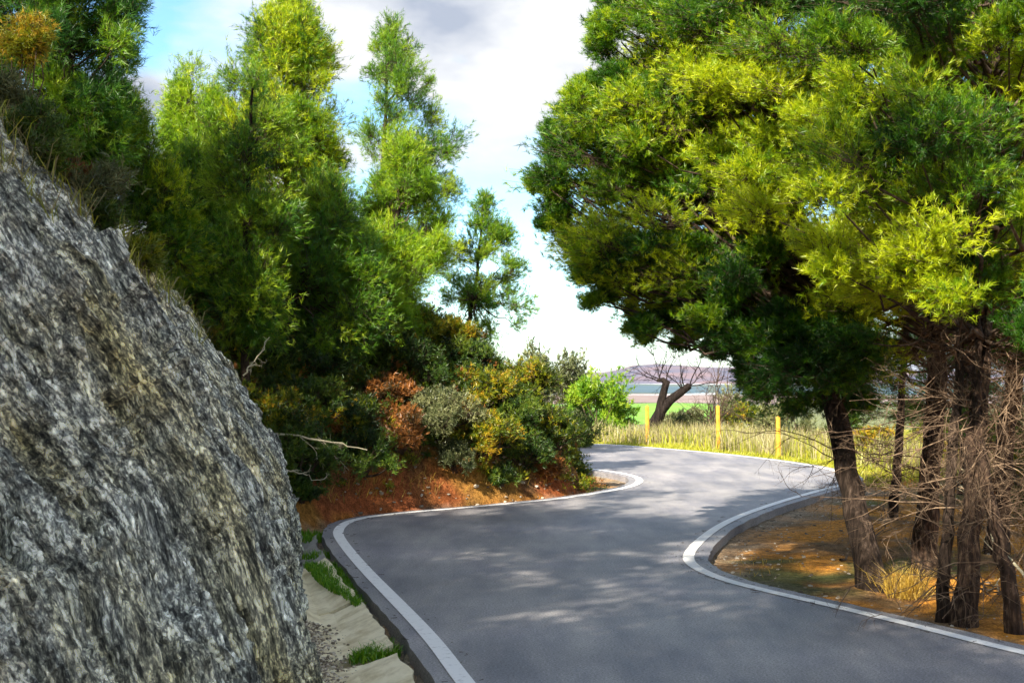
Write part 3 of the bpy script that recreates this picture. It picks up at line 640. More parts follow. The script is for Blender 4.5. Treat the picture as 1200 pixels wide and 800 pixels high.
# silhouette sprays along the left outline
per = np.vstack([CP[:20]])
for a_, b_ in zip(per[:-1], per[1:]):
    k = max(1, int(np.linalg.norm(b_-a_)/10))
    for t in (np.arange(k)+rg.uniform(0.2, 0.8, k))/k:
        q = a_ + (b_-a_)*t + rg.normal(0, 3, 2); cc = np.array([930, 180.]); inn = (cc-q)/np.linalg.norm(cc-q)
        q = q + inn*(rg.uniform(-4, 16) + 34*max(0.0, float(vnoise(np.array([q[0]/30.]), np.array([q[1]/24.]), s=16)[0])))
        cands.append((D(q[0], q[1], 12.0+rg.uniform(-0.7, 0.7)), rg.uniform(0.09, 0.22), float(rg.uniform(0.15, 0.7))))
rs = np.random.default_rng(909)
for a_, b_ in zip(per[:-1], per[1:]):
    for t in rs.uniform(0, 1, max(2, int(np.linalg.norm(b_-a_)/5))):
        q = a_ + (b_-a_)*t; inn = (np.array([930, 180.])-q); inn /= np.linalg.norm(inn)
        if vnoise(np.array([q[0]/14.]), np.array([q[1]/12.]), s=33)[0] < -0.1: continue
        q = q - inn*rs.uniform(-14, 16)
        cands.append((D(q[0], q[1], 12.0+rs.uniform(-0.5, 0.5)), rs.uniform(0.05, 0.11), float(rs.uniform(0.2, 0.75))))
for (lb_, Y_, bx_, tx_, ty_, rows_, n_, r_) in [
  ('dark background pine filling the gap behind the trunk cluster', 19, 1130, 1140, 300, [(300, 1010, 1200), (380, 955, 1250), (450, 950, 1260), (490, 965, 1250), (522, 1000, 1230)], 120, 32),
  ('dark background pine at the right photo edge behind the thin leaning stem', 15, 1235, 1240, 300, [(300, 1180, 1300), (400, 1150, 1330), (500, 1165, 1330), (580, 1185, 1300)], 60, 34)]:
    bb_ = gbase(bx_, Y_); tp_ = D(tx_, ty_, Y_); rng = np.random.default_rng(int(Y_))
    pine(lb_, [bb_, (bb_+tp_)/2, tp_], [0.10, 0.07, 0.02], outline_clumps(rows_, Y_, n_, r_, rng, 0.3), int(Y_)+500, 'pine_cool', RG, twigs=40, dead=10, dead_len=1.0)
paths = []
for T_ in rtrees:
    b = G(*T_['base'], -0.05); b[2] = tz(b[0], b[1]); T_['path'] = [b] + rp(T_['pts']); T_['cl'] = []
own = [0, 1, 3, 6]
for c in cands:
    best, bi = 1e9, 0
    for i_ in own:
        p_ = at_height(T_['path'] if False else rtrees[i_]['path'], c[0][2]); d_ = np.linalg.norm((c[0]-p_)[:2])
        if d_ < best: best, bi = d_, i_
    rtrees[bi]['cl'].append(c)
for i_, (n_, Y_, xx) in {2: (8, 10.0, 1130), 4: (14, 16, 1060), 5: (7, 10.0, 1150)}.items():
    for q in range(n_): rtrees[i_]['cl'].append((D(xx+rg.uniform(-60, 60), rg.uniform(150 if i_ != 4 else 60, 330), Y_+rg.uniform(-0.6, 0.6)), rg.uniform(0.22, 0.34), float(rg.uniform(0.3, 0.7))))
for k_, T_ in enumerate(rtrees):
    pine(T_['label'], T_['path'], T_['rad'], T_['cl'], 200+k_, 'pine', RG, bark=T_['bark'], twigs=62, tpt=5, needles=13, Ln=0.050, w=0.0048, dead=T_['dead'], dead_z=T_['dz'], dead_len=0.85)

# ------------------------------------------------------------------ shrubs
def shrub(label, px, py, rpx, mat, tint=0.5, seed=0, cat='bush', group='bushes covering the roadside bank', dens=1.0, name='bush', Y=None, Ln=0.05, w=0.011, tall=1.0, stems=6, woodmat='twig', clumps=10):
    rng = np.random.default_rng(1000+seed)
    if Y is None: b = hit(px, py + rpx*0.25*tall)
    else: b = gbase(px, Y)
    Rr = rpx*b[1]/FPX; r = root(name, b, label, cat, group); wd = Acc(); cl = []
    for q in range(clumps):
        th = rng.uniform(0, 6.283); el = rng.uniform(0.05, 1); rad = Rr*rng.uniform(0.2, 1.1)
        c = b + np.array([math.cos(th)*rad*math.sqrt(1-el*el*0.8), math.sin(th)*rad*math.sqrt(1-el*el*0.8), (0.10+el*0.85)*Rr*tall])
        core = b + (c-b)*0.35; ti_ = tint + rng.normal(0, 0.26)
        wd.tube(bend(b + rng.normal(0, 0.03, 3)*np.array([1, 1, 0]) - np.array([0, 0, 0.04]), c, rng, 5, 0, 0.12), np.linspace(0.016, 0.005, 5)*min(1, Rr*2.2), 4, 0.5)
        cl.append((c, np.array([1, 1, 0.85*tall])*Rr*rng.uniform(0.14, 0.52), core, float(np.clip(ti_, 0, 0.9)), 0.2))
    crown_mesh(cl, rng, M[mat], r, 40*dens, 4, 7, Ln, w, wd, spread=0.7, name='foliage')
    wd.build('stems', M[woodmat], r)
    return r
B = [
 ('green bush with orange tips at the foot of the bank beside the rock edge', 345, 545, 34, 'green', 0.55),
 ('yellow-green broom bush touching the rock edge above the pale fallen stick', 322, 500, 30, 'gorse', 0.55),
 ('dark green bush under the crooked pine trunk', 372, 490, 32, 'green', 0.35),
 ('small rust-orange bush on the bank right of the fallen stick', 393, 508, 15, 'rust', 0.7),
 ('round dark bush left of the big rust-brown shrub', 424, 545, 30, 'green', 0.3),
 ('green bush with yellow sprigs halfway up the bank above the round dark bush', 415, 500, 26, 'gorse', 0.35),
 ('tall rust-brown shrub hanging down the red soil bank', 465, 520, 30, 'rust', 0.38),
 ('pale dry orange shrub above the rust-brown shrub', 455, 468, 20, 'rust', 0.5),
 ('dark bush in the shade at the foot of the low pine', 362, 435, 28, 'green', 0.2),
 ('rust-red bush peeping over the brow of the rock under the pines', 232, 378, 20, 'rust', 0.5),
 ('yellow and orange bush at the rock brow beside the rust-red bush', 268, 398, 22, 'gorse', 0.85),
 ('grey-olive airy shrub in the middle of the bank', 512, 500, 32, 'olive', 0.5),
 ('lower grey-olive shrub rooted near the white road line', 532, 545, 18, 'olive', 0.4),
 ('rounded yellow-green bush low on the bank, lit on its top', 562, 525, 28, 'gorse', 0.75),
 ('dark green bush between the grey-olive shrub and the bank crest', 482, 440, 28, 'green', 0.35),
 ('yellow-green bush on the bank crest under the yellow-green pine', 492, 392, 22, 'gorse', 0.6),
 ('golden bush left of the small lone pine trunk', 530, 402, 20, 'gorse', 0.7),
 ('dark round bush right under the small lone pine', 548, 432, 24, 'green', 0.35),
 ('yellow and orange flowering bush on the crest right of the lone pine', 598, 432, 20, 'gorse', 0.95),
 ('wide yellow bush in the upper middle of the bank', 568, 468, 28, 'gorse', 0.65),
 ('golden-green bush below the orange flowering crest bush', 612, 462, 26, 'gorse', 0.6),
 ('green shrub above the rounded yellow-green bush', 600, 500, 26, 'green', 0.5),
 ('deep green bush near the foot of the bank before the corner', 612, 535, 22, 'green', 0.4),
 ('broad dark bush with yellow tips close to the bank corner', 645, 518, 28, 'gorse', 0.35),
 ('tall dark corner bush overhanging the road where it disappears', 672, 518, 26, 'green', 0.4),
 ('yellow-tipped bush crowning the slope above the corner bush', 648, 478, 24, 'gorse', 0.5),
 ('orange-brown low bush on the soil just before the corner', 640, 552, 13, 'rust', 0.5),
 ('small green tuft bush on the orange soil by the white line', 585, 562, 12, 'green', 0.6),
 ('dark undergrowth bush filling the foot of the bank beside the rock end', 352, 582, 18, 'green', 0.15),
 ('brown-tipped bush on the crest between the pines and the golden bush', 460, 415, 24, 'gorse', 0.3),
 ('low olive bush on the upper bank left of the corner', 628, 440, 18, 'gorse', 0.4),
]
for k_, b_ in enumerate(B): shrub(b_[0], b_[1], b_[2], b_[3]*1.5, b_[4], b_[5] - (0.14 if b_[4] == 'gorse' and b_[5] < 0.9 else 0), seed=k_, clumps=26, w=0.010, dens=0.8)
# bushes and dead tree beyond the bend
FG = 'bushes beyond the far bend'
shrub('grey-green olive bush behind the bank corner on the skyline', 640, 455, 50, 'olive', 0.5, 101, Y=36, group=FG, tall=1.75, Ln=0.11, w=0.03, clumps=16)
shrub('bright green leafy bush beside the far road, lit by the sun', 702, 468, 42, 'bright', 0.5, 102, Y=35, group=FG, tall=1.5, Ln=0.11, w=0.03, clumps=16)
shrub('brown-green airy shrub between the olive bush and the bright green bush', 672, 455, 38, 'olive', 0.75, 103, Y=38, group=FG, tall=2.0, Ln=0.10, w=0.025, dens=0.5, clumps=12)
for k_, (lb, px, rpx, mt, ti, Y_, tl) in enumerate([
  ('dry olive shrub just right of the twisted dead tree', 795, 24, 'olive', 0.6, 35, 0.9),
  ('pale scrubby bush behind the middle yellow post', 850, 30, 'olive', 0.7, 36.5, 1.1),
  ('dry brown-green bush between the middle and right yellow posts', 880, 26, 'gorse', 0.4, 35.5, 1.1),
  ('olive bush behind the right yellow post', 925, 28, 'olive', 0.5, 34, 1.1),
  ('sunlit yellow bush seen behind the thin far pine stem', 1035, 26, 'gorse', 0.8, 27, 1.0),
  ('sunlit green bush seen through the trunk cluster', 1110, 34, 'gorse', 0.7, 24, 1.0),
  ('wide yellow-green bush behind the trunks at the right photo edge', 1180, 44, 'gorse', 0.75, 20, 1.0),
  ('dark green bush behind the thin leaning stem at the right edge', 1215, 50, 'green', 0.4, 16, 1.0),
  ('dark green bush behind the sunlit trunk in the distance', 990, 22, 'green', 0.4, 31, 1.2)]):
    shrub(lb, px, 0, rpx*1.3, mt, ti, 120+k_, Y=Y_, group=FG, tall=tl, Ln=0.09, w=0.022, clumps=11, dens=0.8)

# twisted dead tree
db_ = gbase(768, 33.5); dt = root('dead_tree', db_, 'twisted dark dead tree with forked trunk beyond the far bend', 'dead tree'); rng = np.random.default_rng(9)
def Dd(px, py): return D(px, py, 33.5)
a = Acc()
tp1 = [db_ - np.array([0, 0, .1]), Dd(767, 505), Dd(764, 497), Dd(772, 486), Dd(776, 478)]
a.tube(tp1, [0.20, 0.17, 0.15, 0.14, 0.11], 9, wob=0.3, seed=3)
a.tube([Dd(767, 497), Dd(774, 482), Dd(786, 468), Dd(797, 460), Dd(808, 452)], [0.15, 0.12, 0.11, 0.10, 0.08], 9, wob=0.3, seed=4)
a.tube([Dd(772, 486), Dd(775, 470), Dd(779, 455), Dd(781, 448), Dd(777, 445), Dd(770, 446)], [0.12, 0.10, 0.08, 0.09, 0.06, 0.03], 9, wob=0.3, seed=5)
M['dark_bark'] = barkmat('near_black_bark', (0.006, 0.005, 0.004), (0.018, 0.013, 0.011), (0.05, 0.038, 0.03), 8, 1.0)  # very dark bark for the dead tree
a.build('trunk', M['dark_bark'], dt, smooth=True)
a = Acc(); st_ = [Dd(808, 452), Dd(806, 453), Dd(803, 455), Dd(800, 458), Dd(781, 448), Dd(776, 445), Dd(770, 446), Dd(779, 452), Dd(808, 452), Dd(798, 459), Dd(772, 447)]
dr_ = [(0.3, 0, 1), (0.9, 0.2, 0.5), (-0.3, 0, 1), (-0.5, .2, .8), (0.1, 0, 1), (-0.8, 0, 0.7), (-0.9, .3, 0.1), (-.5, 0, 1), (0.8, -.2, 0.1), (0.2, .4, 0.8), (-0.2, .2, 1)]
dead_twigs(a, st_, norm(np.array(dr_, float)), rng, 1.1, 0.015, 2, -0.15); a.build('branches', M['dark_bark'], dt)
# bare shrub
bb = gbase(838, 34.5); bs = root('bare_shrub', bb, 'leafless shrub of thin bare twigs between the dead tree and the middle post', 'bare shrub'); a = Acc()
an = rng.uniform(0, 6.28, 12); dead_twigs(a, [bb]*12, norm(np.stack([np.cos(an)*.6, np.sin(an)*.6, np.full(12, 1.2)], 1)), rng, 1.7, 0.018, 2, -0.15)
a.build('branches', M['twig'], bs)
# yellow posts
M['post'] = plain('yellow_post_wood', (0.50, 0.24, 0.03), (0.72, 0.40, 0.05), 8, 0.7, 0.2)
for k_, (px, top, Y_, lb) in enumerate([(759, 476, 31.0, 'thin orange-yellow wooden post beside the twisted dead tree'), (842, 476, 28.6, 'thin orange-yellow wooden post standing in tall dry grass between two other posts'), (912, 489, 26.4, 'orange-yellow wooden post nearest the leaning pine trunk')]):
    b = gbase(px, Y_); tp_ = D(px+random.uniform(-1, 1), top, Y_); a = Acc()
    a.tube([b-np.array([0, 0, .15]), (b+tp_)/2, tp_], [0.046, 0.045, 0.042], 7, wob=0.06, seed=k_)
    o = build('marker_post', np.concatenate(a.V) - 0, [np.concatenate(a.Q), np.concatenate(a.T)], M['post']); tag(o, lb, 'post', 'yellow wooden posts along the far verge')

# ------------------------------------------------------------------ grass
def blades(P, H, w, rng, lean=0.35, tint=0.5, ts=0.25):
    k = len(P); th = rng.uniform(0, 6.283, k); s = np.stack([np.cos(th), np.sin(th), np.zeros(k)], 1)
    ln = rng.normal(0, lean, (k, 2)); H = H*rng.uniform(0.55, 1.15, k)
    m1 = P + np.stack([ln[:, 0]*H*0.3, ln[:, 1]*H*0.3, H*0.6], 1); tp = P + np.stack([ln[:, 0]*H*0.9, ln[:, 1]*H*0.9, H*(1-0.3*np.abs(ln[:, 0]))], 1)
    V = np.stack([P-s*w/2, P+s*w/2, m1+s*w*0.35, m1-s*w*0.35, tp], 1)
    o = (np.arange(k)*5)[:, None]; Q = np.array([[0, 1, 2, 3]])+o; T = np.array([[3, 2, 4]])+o
    ti = np.repeat(np.clip(tint + rng.normal(0, ts, k), 0, 1), 5)
    return V.reshape(-1, 3), Q, T, ti
def grass(name, pts, H, w, mat, label, seed, lean=0.35, tint=0.5, kind='stuff', cat='grass', parent=None):
    rng = np.random.default_rng(seed); P = np.array(pts, float)
    if P.shape[1] == 2: P = np.c_[P, terrain(P[:, 0], P[:, 1]) - 0.01]
    V, Q, T, ti = blades(P, H, w, rng, lean, tint)
    o = build(name, V, [Q, T], M[mat], tint=ti); return tag(o, label, cat, kind=kind)
rng = np.random.default_rng(31)
def band(n, d0, d1, y0, y1, line, sign, cl=0.35, xr=None):
    """points at d0..d1 outside a road edge"""
    out_ = []
    X = rng.uniform(-4 if xr is None else xr[0], 14 if xr is None else xr[1], n*6); Y = rng.uniform(y0, y1, n*6)
    ok = ~inside(X, Y, ROADPOLY); X, Y = X[ok], Y[ok]; d = seg_dist(X, Y, line)
    ok = (d > d0) & (d < d1) & (d < seg_dist(X, Y, LEFT)) &  (bank_d(X, Y) < 0) & (vnoise(X*1.4, Y*1.4, s=77) > cl-0.9+rng.uniform(0, .5, len(X))); X, Y = X[ok], Y[ok]
    return np.stack([X, Y], 1)[:n]
grass('verge_grass', band(26000, 0.22, 1.1, 20, 36, RIGHT, 1, 0.2), 0.14, 0.018, 'yellowgrass', 'short yellow-green grass along the outside of the far bend', 5)
grass('tall_dry_grass', band(13000, 1.1, 5.0, 21.5, 39, RIGHT, 1, 0.7), 0.50, 0.014, 'drygrass', 'tall pale dry grass behind the far verge', 6, lean=0.25)
grass('verge_weeds', band(3500, 1.0, 5.0, 21, 38, RIGHT, 1, 0.5), 0.42, 0.022, 'yellowgrass', 'yellow-green weeds mixed into the tall dry grass', 7, tint=0.4)
# grass strip beside the left road edge and clump in the gutter
pts = []
for q in range(5200):
    y = rng.choice([rng.uniform(9.9, 14.3)]); xe = np.interp(y, gy_, gxr)
    wd_ = 0.02 + 0.16*sstep(9.6, 11.5, y) + 0.14*sstep(11.5, 13.2, y)
    if vnoise(np.array([y*2.3]), np.array([0.3]), s=4)[0] < -0.35: continue
    pts.append((xe - wd_*rng.uniform(-0.45, 1.0), y, -0.085))
grass('gutter_grass', pts, 0.075, 0.010, 'grass', 'fresh green grass strip between the asphalt edge and the gutter', 8, lean=0.5, tint=0.45)
pts = []
for q in range(650):
    t = rng.uniform(0, 1)**0.7; y = 8.36 + rng.normal(0, 0.07)*(0.5+t) + 0.15*t; xe = np.interp(y, gy_, gxr)
    pts.append((xe + 0.03 - 0.30*(1-t), y, -0.10-0.03*(1-t)))
grass('gutter_grass', pts, 0.075, 0.010, 'grass', 'bright green grass clump growing across the gutter', 9, lean=0.6, tint=0.5)
# golden tuft at the leaning trunk, and dry grass on the rock brow
def tuft(label, p, k, H, w, mat, rad, seed, lean=0.5, cat='grass tuft', group=None):
    rg = np.random.default_rng(seed); P = np.array(p) + np.c_[rg.normal(0, rad, (k, 2)), np.zeros(k)]
    dirs = (P[:, :2]-p[:2])/rad*0.16 + rg.normal(0, 0.3, (k, 2)); V, Q, T, ti = blades(P, H, w, rg, lean*0.6)
    V = V.reshape(k, 5, 3); V[:, 2:4, :2] += dirs[:, None]*H*0.5; V[:, 4, :2] += dirs*H*1.4
    o = build('grass_tuft', V.reshape(-1, 3), [Q, T], M[mat], tint=ti); return tag(o, label, cat, group)
p_ = G(1060, 688, -0.05); p_[2] = tz(p_[0], p_[1]); tuft('golden dry grass tuft between the leaning pine and the slim stem', p_, 420, 0.24, 0.006, 'goldgrass', 0.07, 11)
def rock_top(px, py):
    """nearest visible point of the rock skin for a photo pixel"""
    d = ray(px, py); A_ = P3[::4, ::4].reshape(-1, 3) - np.array([0, 0, CAMH]); t = A_[:, 1]; e = np.hypot(A_[:, 0]/t - d[0]/d[1], A_[:, 2]/t - d[2]/d[1])
    w = np.nonzero(e < e.min()+0.004)[0]; i = w[np.argmin(t[w])]; return A_[i] + np.array([0, 0, CAMH])
rngg = np.random.default_rng(88)
hh = np.interp(v, np.linspace(0, v[-1], NV), for_h)
ii = rngg.integers(120, NU-1, 90000); jj = rngg.integers(0, NV-1, 90000); Pg = P3[ii, jj]; nzz = vnoise(Pg[:, 0]*2.5, Pg[:, 1]*2.5, Pg[:, 2]*2.5, s=7)
okg = (hh[jj] + 0.45*nzz > np.interp(Pg[:, 1], [6, 9, 12, 14], [2.6, 2.25, 1.85, 1.5])) & (vnoise(Pg[:, 0]*4+3, Pg[:, 1]*4, s=8) > -0.25); Pg = Pg[okg]; sel = rngg.uniform(0, 1, len(Pg))
grass('brow_grass', Pg[sel < .42], 0.21, 0.006, 'drygrass', 'straw-coloured dry grass along the brow of the rock', 18, lean=0.8, tint=0.3)
grass('brow_grass', Pg[(sel >= .42) & (sel < .8)], 0.17, 0.007, 'yellowgrass', 'yellow-green grass along the brow of the rock', 19, lean=0.8, tint=0.3)
cl = []
for p_ in Pg[sel > .8][:420]:
    r_ = rngg.uniform(0.05, 0.13); cl.append((p_ + np.array([0, 0, r_*.5]), np.ones(3)*r_, p_, float(rngg.uniform(.1, .6)), .15))
tag(crown_mesh(cl, rngg, M['olive'], None, 14, 4, 6, 0.035, 0.006, None, spread=0.8, name='brow_scrub'), 'grey-brown heather-like scrub mat on top of the rock', 'scrub', kind='stuff')
for k_, (px, py, rpx, mt, ti, lb) in enumerate([
  (105, 175, 26, 'rust', 0.25, 'rust-brown dry bush on the brow of the rock'),
  (45, 110, 34, 'olive', 0.3, 'grey-brown scrub bush above the rock below the dark corner pine'),
  (150, 235, 30, 'green', 0.4, 'green shrub on the rock brow behind the feathery tuft'),
  (10, 95, 36, 'olive', 0.5, 'dry scrub bush at the left photo edge above the rock'),
  (85, 140, 24, 'green', 0.45, 'dark green scrub bush just above the rust-brown dry bush'),
  (180, 290, 24, 'gorse', 0.4, 'dark yellowish shrub low behind the rock brow'),
  (150, 225, 44, 'olive', 0.35, 'wide grey-green scrub filling the gap behind the rock brow'),
  (70, 165, 48, 'green', 0.4, 'large dark scrub bush under the corner pine'),
  (20, 30, 34, 'gorse', 0.8, 'yellow-flowered bush high in the top left corner')]):
    b = rock_top(px, py); 
    if py < 60: b = D(px, py+20, 11.5)
    rr_ = 1.3*rpx*b[1]/FPX
    # placed on the rock's own skin
    rngb = np.random.default_rng(300+k_); z0 = b[2]; r_ = root('bush', b - np.array([0, 0, .05]) if py >= 60 else np.array([b[0], b[1], tz(b[0], b[1])]), lb, 'bush', 'scrub along the rock brow'); wd = Acc(); cl = []
    bb_ = np.array(r_.location)
    for q in range(10):
        c = b + norm(rngb.normal(size=3)+np.array([0, 0, .6]))*rr_*rngb.uniform(0.2, 0.7)
        wd.tube(bend(bb_, c, rngb, 5, 0, .1), np.linspace(.012, .004, 5), 4); cl.append((c, np.ones(3)*rr_*rngb.uniform(.35, .55), b, float(np.clip(ti+rngb.normal(0, .1), 0, .9)), .16))
    crown_mesh(cl, rngb, M[mt], r_, 40, 4, 8, 0.05, 0.007, wd, spread=0.7, name='foliage'); wd.build('stems', M['twig'], r_)
# undergrowth and dry grass over the bank
X = rng.uniform(-9, 1.2, 60000); Y = rng.uniform(14, 23.5, 60000); d_ = bank_d(X, Y)
ok = (d_ > 0.35) & (vnoise(X*1.6, Y*1.6, s=91) + 0.35*np.minimum(d_, 2) - 0.5 > rng.uniform(-0.2, 0.5, len(X))); pts = np.stack([X[ok], Y[ok]], 1)[:30000]
grass('undergrowth', pts, 0.24, 0.014, 'green', 'grey-green undergrowth and dry stalks covering the bank soil', 14, lean=0.7)
X = rng.uniform(-9, -2.5, 16000); Y = rng.uniform(8, 15, 16000); d_ = bank_d(X, Y); ok = (d_ > 1.7)
grass('undergrowth', np.c_[X[ok], Y[ok], terrain(X[ok], Y[ok])+0.10], 0.28, 0.009, 'drygrass', 'dry grass and low growth on top of the rock', 15, lean=0.6, tint=0.3)
rc_ = np.random.default_rng(61)
for nm_, mt_, n_, lb_, ti_ in (('ground_cover', 'gorse', 800, 'yellow-green low scrub spread over the bank between the bushes', 0.4), ('ground_cover', 'green', 900, 'dark green low scrub spread over the bank between the bushes', 0.45), ('ground_cover', 'rust', 220, 'rusty dead fern and scrub scattered over the bank', 0.5)):
    X = rc_.uniform(-4.2, 1.1, n_*14); Y = rc_.uniform(14.2, 22, n_*14); d_ = bank_d(X, Y)
    ok = (d_ > 0.10 + 0.25*vnoise(X*2, Y*2, s=50)) & (vnoise(X*1.2, Y*1.2, s=int(ti_*100)+n_) + 0.5*np.minimum(d_, 1.5) + 0.1 + 0.6*(X < -0.5)*(d_ > 0.3) > rc_.uniform(-0.2, 0.5, len(X))); X, Y, d_ = X[ok][:n_], Y[ok][:n_], d_[ok][:n_]; Z = terrain(X, Y)
    cl = []
    for x, y, z in zip(X, Y, Z):
        r_ = rc_.uniform(0.09, 0.26); cl.append((np.array([x, y, z + r_*0.5]), np.array([1.1, 1.1, 0.8])*r_, np.array([x, y, z]), float(np.clip(ti_+rc_.normal(0, .15), 0, .9)), .16))
    tag(crown_mesh(cl, rc_, M[mt_], None, 16, 4, 6, 0.045, 0.010, None, spread=0.7, name=nm_), lb_, 'scrub', kind='stuff')
X = rc_.uniform(-2, 1.2, 9000); Y = rc_.uniform(14.8, 20, 9000); d_ = bank_d(X, Y); ok = (d_ > 0.12) & (d_ < 1.0) & (vnoise(X*2.4, Y*2.4, s=99) > 0.0)
grass('hanging_grass', np.stack([X[ok], Y[ok]], 1), 0.16, 0.007, 'goldgrass', 'dry stalks hanging over the red and ochre soil of the bank foot', 17, lean=1.0, tint=0.2)
# sparse grass on the right forest floor
X = rng.uniform(1.5, 12, 9000); Y = rng.uniform(9.5, 22, 9000); ok = (~inside(X, Y, ROADPOLY)) & (seg_dist(X, Y, RIGHT) > 0.4) & (vnoise(X*1.3, Y*1.3, s=95) > 0.15)
grass('forest_floor_grass', np.stack([X[ok], Y[ok]], 1), 0.08, 0.007, 'goldgrass', 'thin dry grass and needle litter under the right pines', 16, lean=0.9, tint=0.3)

# ------------------------------------------------------------------ gravel, stones, fallen wood
def pebbles(name, P, Rd, mat, label, seed):
    rg = np.random.default_rng(seed); k = len(P)
    t = (1+5**0.5)/2; I = norm(np.array([[-1,t,0],[1,t,0],[-1,-t,0],[1,-t,0],[0,-1,t],[0,1,t],[0,-1,-t],[0,1,-t],[t,0,-1],[t,0,1],[-t,0,-1],[-t,0,1]], float))
    F = np.array([[0,11,5],[0,5,1],[0,1,7],[0,7,10],[0,10,11],[1,5,9],[5,11,4],[11,10,2],[10,7,6],[7,1,8],[3,9,4],[3,4,2],[3,2,6],[3,6,8],[3,8,9],[4,9,5],[2,4,11],[6,2,10],[8,6,7],[9,8,1]])
    V = I[None]*rg.uniform(0.6, 1.25, (k, 12, 1))*(Rd[:, None, None]*np.stack([rg.uniform(.7, 1.4, k), rg.uniform(.7, 1.4, k), rg.uniform(.4, .8, k)], 1)[:, None])
    V = V + P[:, None]; Fa = F[None] + (np.arange(k)*12)[:, None, None]
    return tag(build(name, V.reshape(-1, 3), Fa.reshape(-1, 3), M[mat], tint=np.repeat(rg.uniform(0, 1, k), 12)), label, 'gravel', kind='stuff')
M['stone'] = leafmat('gravel_stone', [(0, (0.10, 0.08, 0.06)), (0.5, (0.28, 0.23, 0.17)), (1, (0.60, 0.54, 0.44))], 0.0, 0.02)
X = rng.uniform(1, 9, 26000); Y = rng.uniform(5, 24, 26000); dr = seg_dist(X, Y, RIGHT)
ok = (~inside(X, Y, ROADPOLY)) & (dr > 0.17) & (rng.uniform(0, 1, len(X)) < np.exp(-dr/0.45)*1.2 + 0.05); X, Y = X[ok], Y[ok]
pebbles('gravel', np.c_[X, Y, terrain(X, Y)], rng.uniform(0.004, 0.016, len(X))*rng.choice([1, 1, 1.5], len(X)), 'stone', 'loose pale gravel along the inside edge of the right road line', 3)
k = 1300; Y = rng.uniform(5.5, 9.5, k); xl = np.interp(Y, [q[1] for q in ROCKBASE[3:]], [q[0] for q in ROCKBASE[3:]]); X = xl + np.abs(rng.normal(0.0, 0.10, k))*(1 + 1.2*(Y < 7.6))
pebbles('gravel', np.c_[X, Y, -0.13 + 0.06*np.exp(-(X-xl)/0.10)], rng.uniform(0.004, 0.013, k), 'stone', 'sandy rubble lying at the foot of the rock in the gutter', 4)
k = 1500; X = rng.uniform(-1.9, 1.3, k); Y = rng.uniform(14.8, 20, k); d_ = bank_d(X, Y); ok = (d_ > -0.25) & (d_ < 1.0); X, Y = X[ok], Y[ok]
pebbles('rubble', np.c_[X, Y, terrain(X, Y)], rng.uniform(0.008, 0.032, len(X)), 'stone', 'crumbled stones on the red soil bank', 5)
k = 420; li = rng.integers(0, len(LEFT)-1, k); tl_ = rng.uniform(0, 1, k); side = rng.uniform(0, 1, k) < 0.5; off = 0.10*rng.choice([-1, 1], k) + rng.normal(0, 0.03, k)
LL, RR_ = smooth_line(LEFT[8:-8], 2), smooth_line(RIGHT[8:-8], 2)
pl_ = []
for q in range(k):
    ln_ = LL if side[q] else RR_; a_ = rng.integers(0, len(ln_)-1); p0_ = ln_[a_] + (ln_[a_+1]-ln_[a_])*tl_[q]; tt_ = ln_[a_+1]-ln_[a_]; tt_ = tt_/max(np.linalg.norm(tt_), 1e-6); nn_ = np.array([-tt_[1], tt_[0]])*(-1 if side[q] else 1)
    if p0_[1] > 5 and p0_[1] < 26: pl_.append(p0_ + nn_*off[q])
pl_ = np.array(pl_); an_ = rng.uniform(0, 6.283, len(pl_)); A_ = np.c_[pl_, np.full(len(pl_), 0.0075)]; ln_ = rng.uniform(0.02, 0.05, len(pl_))
a = Acc(); a.segs(A_, A_ + np.stack([np.cos(an_)*ln_, np.sin(an_)*ln_, np.zeros(len(pl_))], 1), 0.0022, 0.0012)
tag(a.build('pine_litter', M['twig']), 'fallen brown pine needles and grit along the road edges', 'litter', kind='stuff')
def stick(label, P, r0, mat='palewood', seed=0, forks=3):
    rg = np.random.default_rng(seed); P = np.array(P); r = root('fallen_branch', P[0], label, 'fallen branch', None); a = Acc()
    n_ = 12; t = np.linspace(0, 1, n_); Q = np.stack([np.interp(t, np.linspace(0, 1, len(P)), P[:, q]) for q in range(3)], 1); Q[1:-1] += rg.normal(0, 0.012, (n_-2, 3))
    a.tube(Q, np.linspace(r0, r0*0.35, n_), 6); a.build('stem', M[mat], r)
    b = Acc(); idx = rg.integers(3, n_, forks); dd = norm(norm(Q[idx]-Q[idx-1]) + rg.normal(0, 0.5, (forks, 3))); dead_twigs(b, Q[idx], dd, rg, np.linalg.norm(P[-1]-P[0])*0.35, r0*0.5, 1); b.build('twigs', M[mat], r)
stick('long pale stick lying across the green bush beside the rock', [D(298, 508, 14.6), D(345, 510, 14.7), D(395, 519, 14.8), D(430, 527, 15)], 0.014, seed=1)
stick('short pale stick low on the bank below the long one', [D(320, 548, 14.3), D(348, 553, 14.4), D(372, 562, 14.5)], 0.010, seed=2)
stick('thin upright pale dead stem at the rock edge', [D(285, 440, 14.2), D(300, 420, 14.3), D(316, 395, 14.5)], 0.010, seed=3, forks=4)
def gs(px, py, dz=0.02): q = G(px, py, -0.05); q[2] = tz(q[0], q[1])+dz; return q
stick('pale crooked fallen branch near the gravel at the right edge', [gs(1128, 668), gs(1160, 690, .05), gs(1205, 705, .12)], 0.014, 'deadwood', 4, 6)
stick('bleached branch slanting down at the right photo edge', [D(1215, 690, 9.5), D(1170, 640, 9.7), D(1140, 560, 9.9)], 0.012, 'palewood', 5, 6)
stick('dark fallen branch lying between the leaning pine and the golden tuft', [gs(985, 652), gs(1010, 640, .06), gs(1045, 625, .1)], 0.012, 'deadwood', 6, 5)
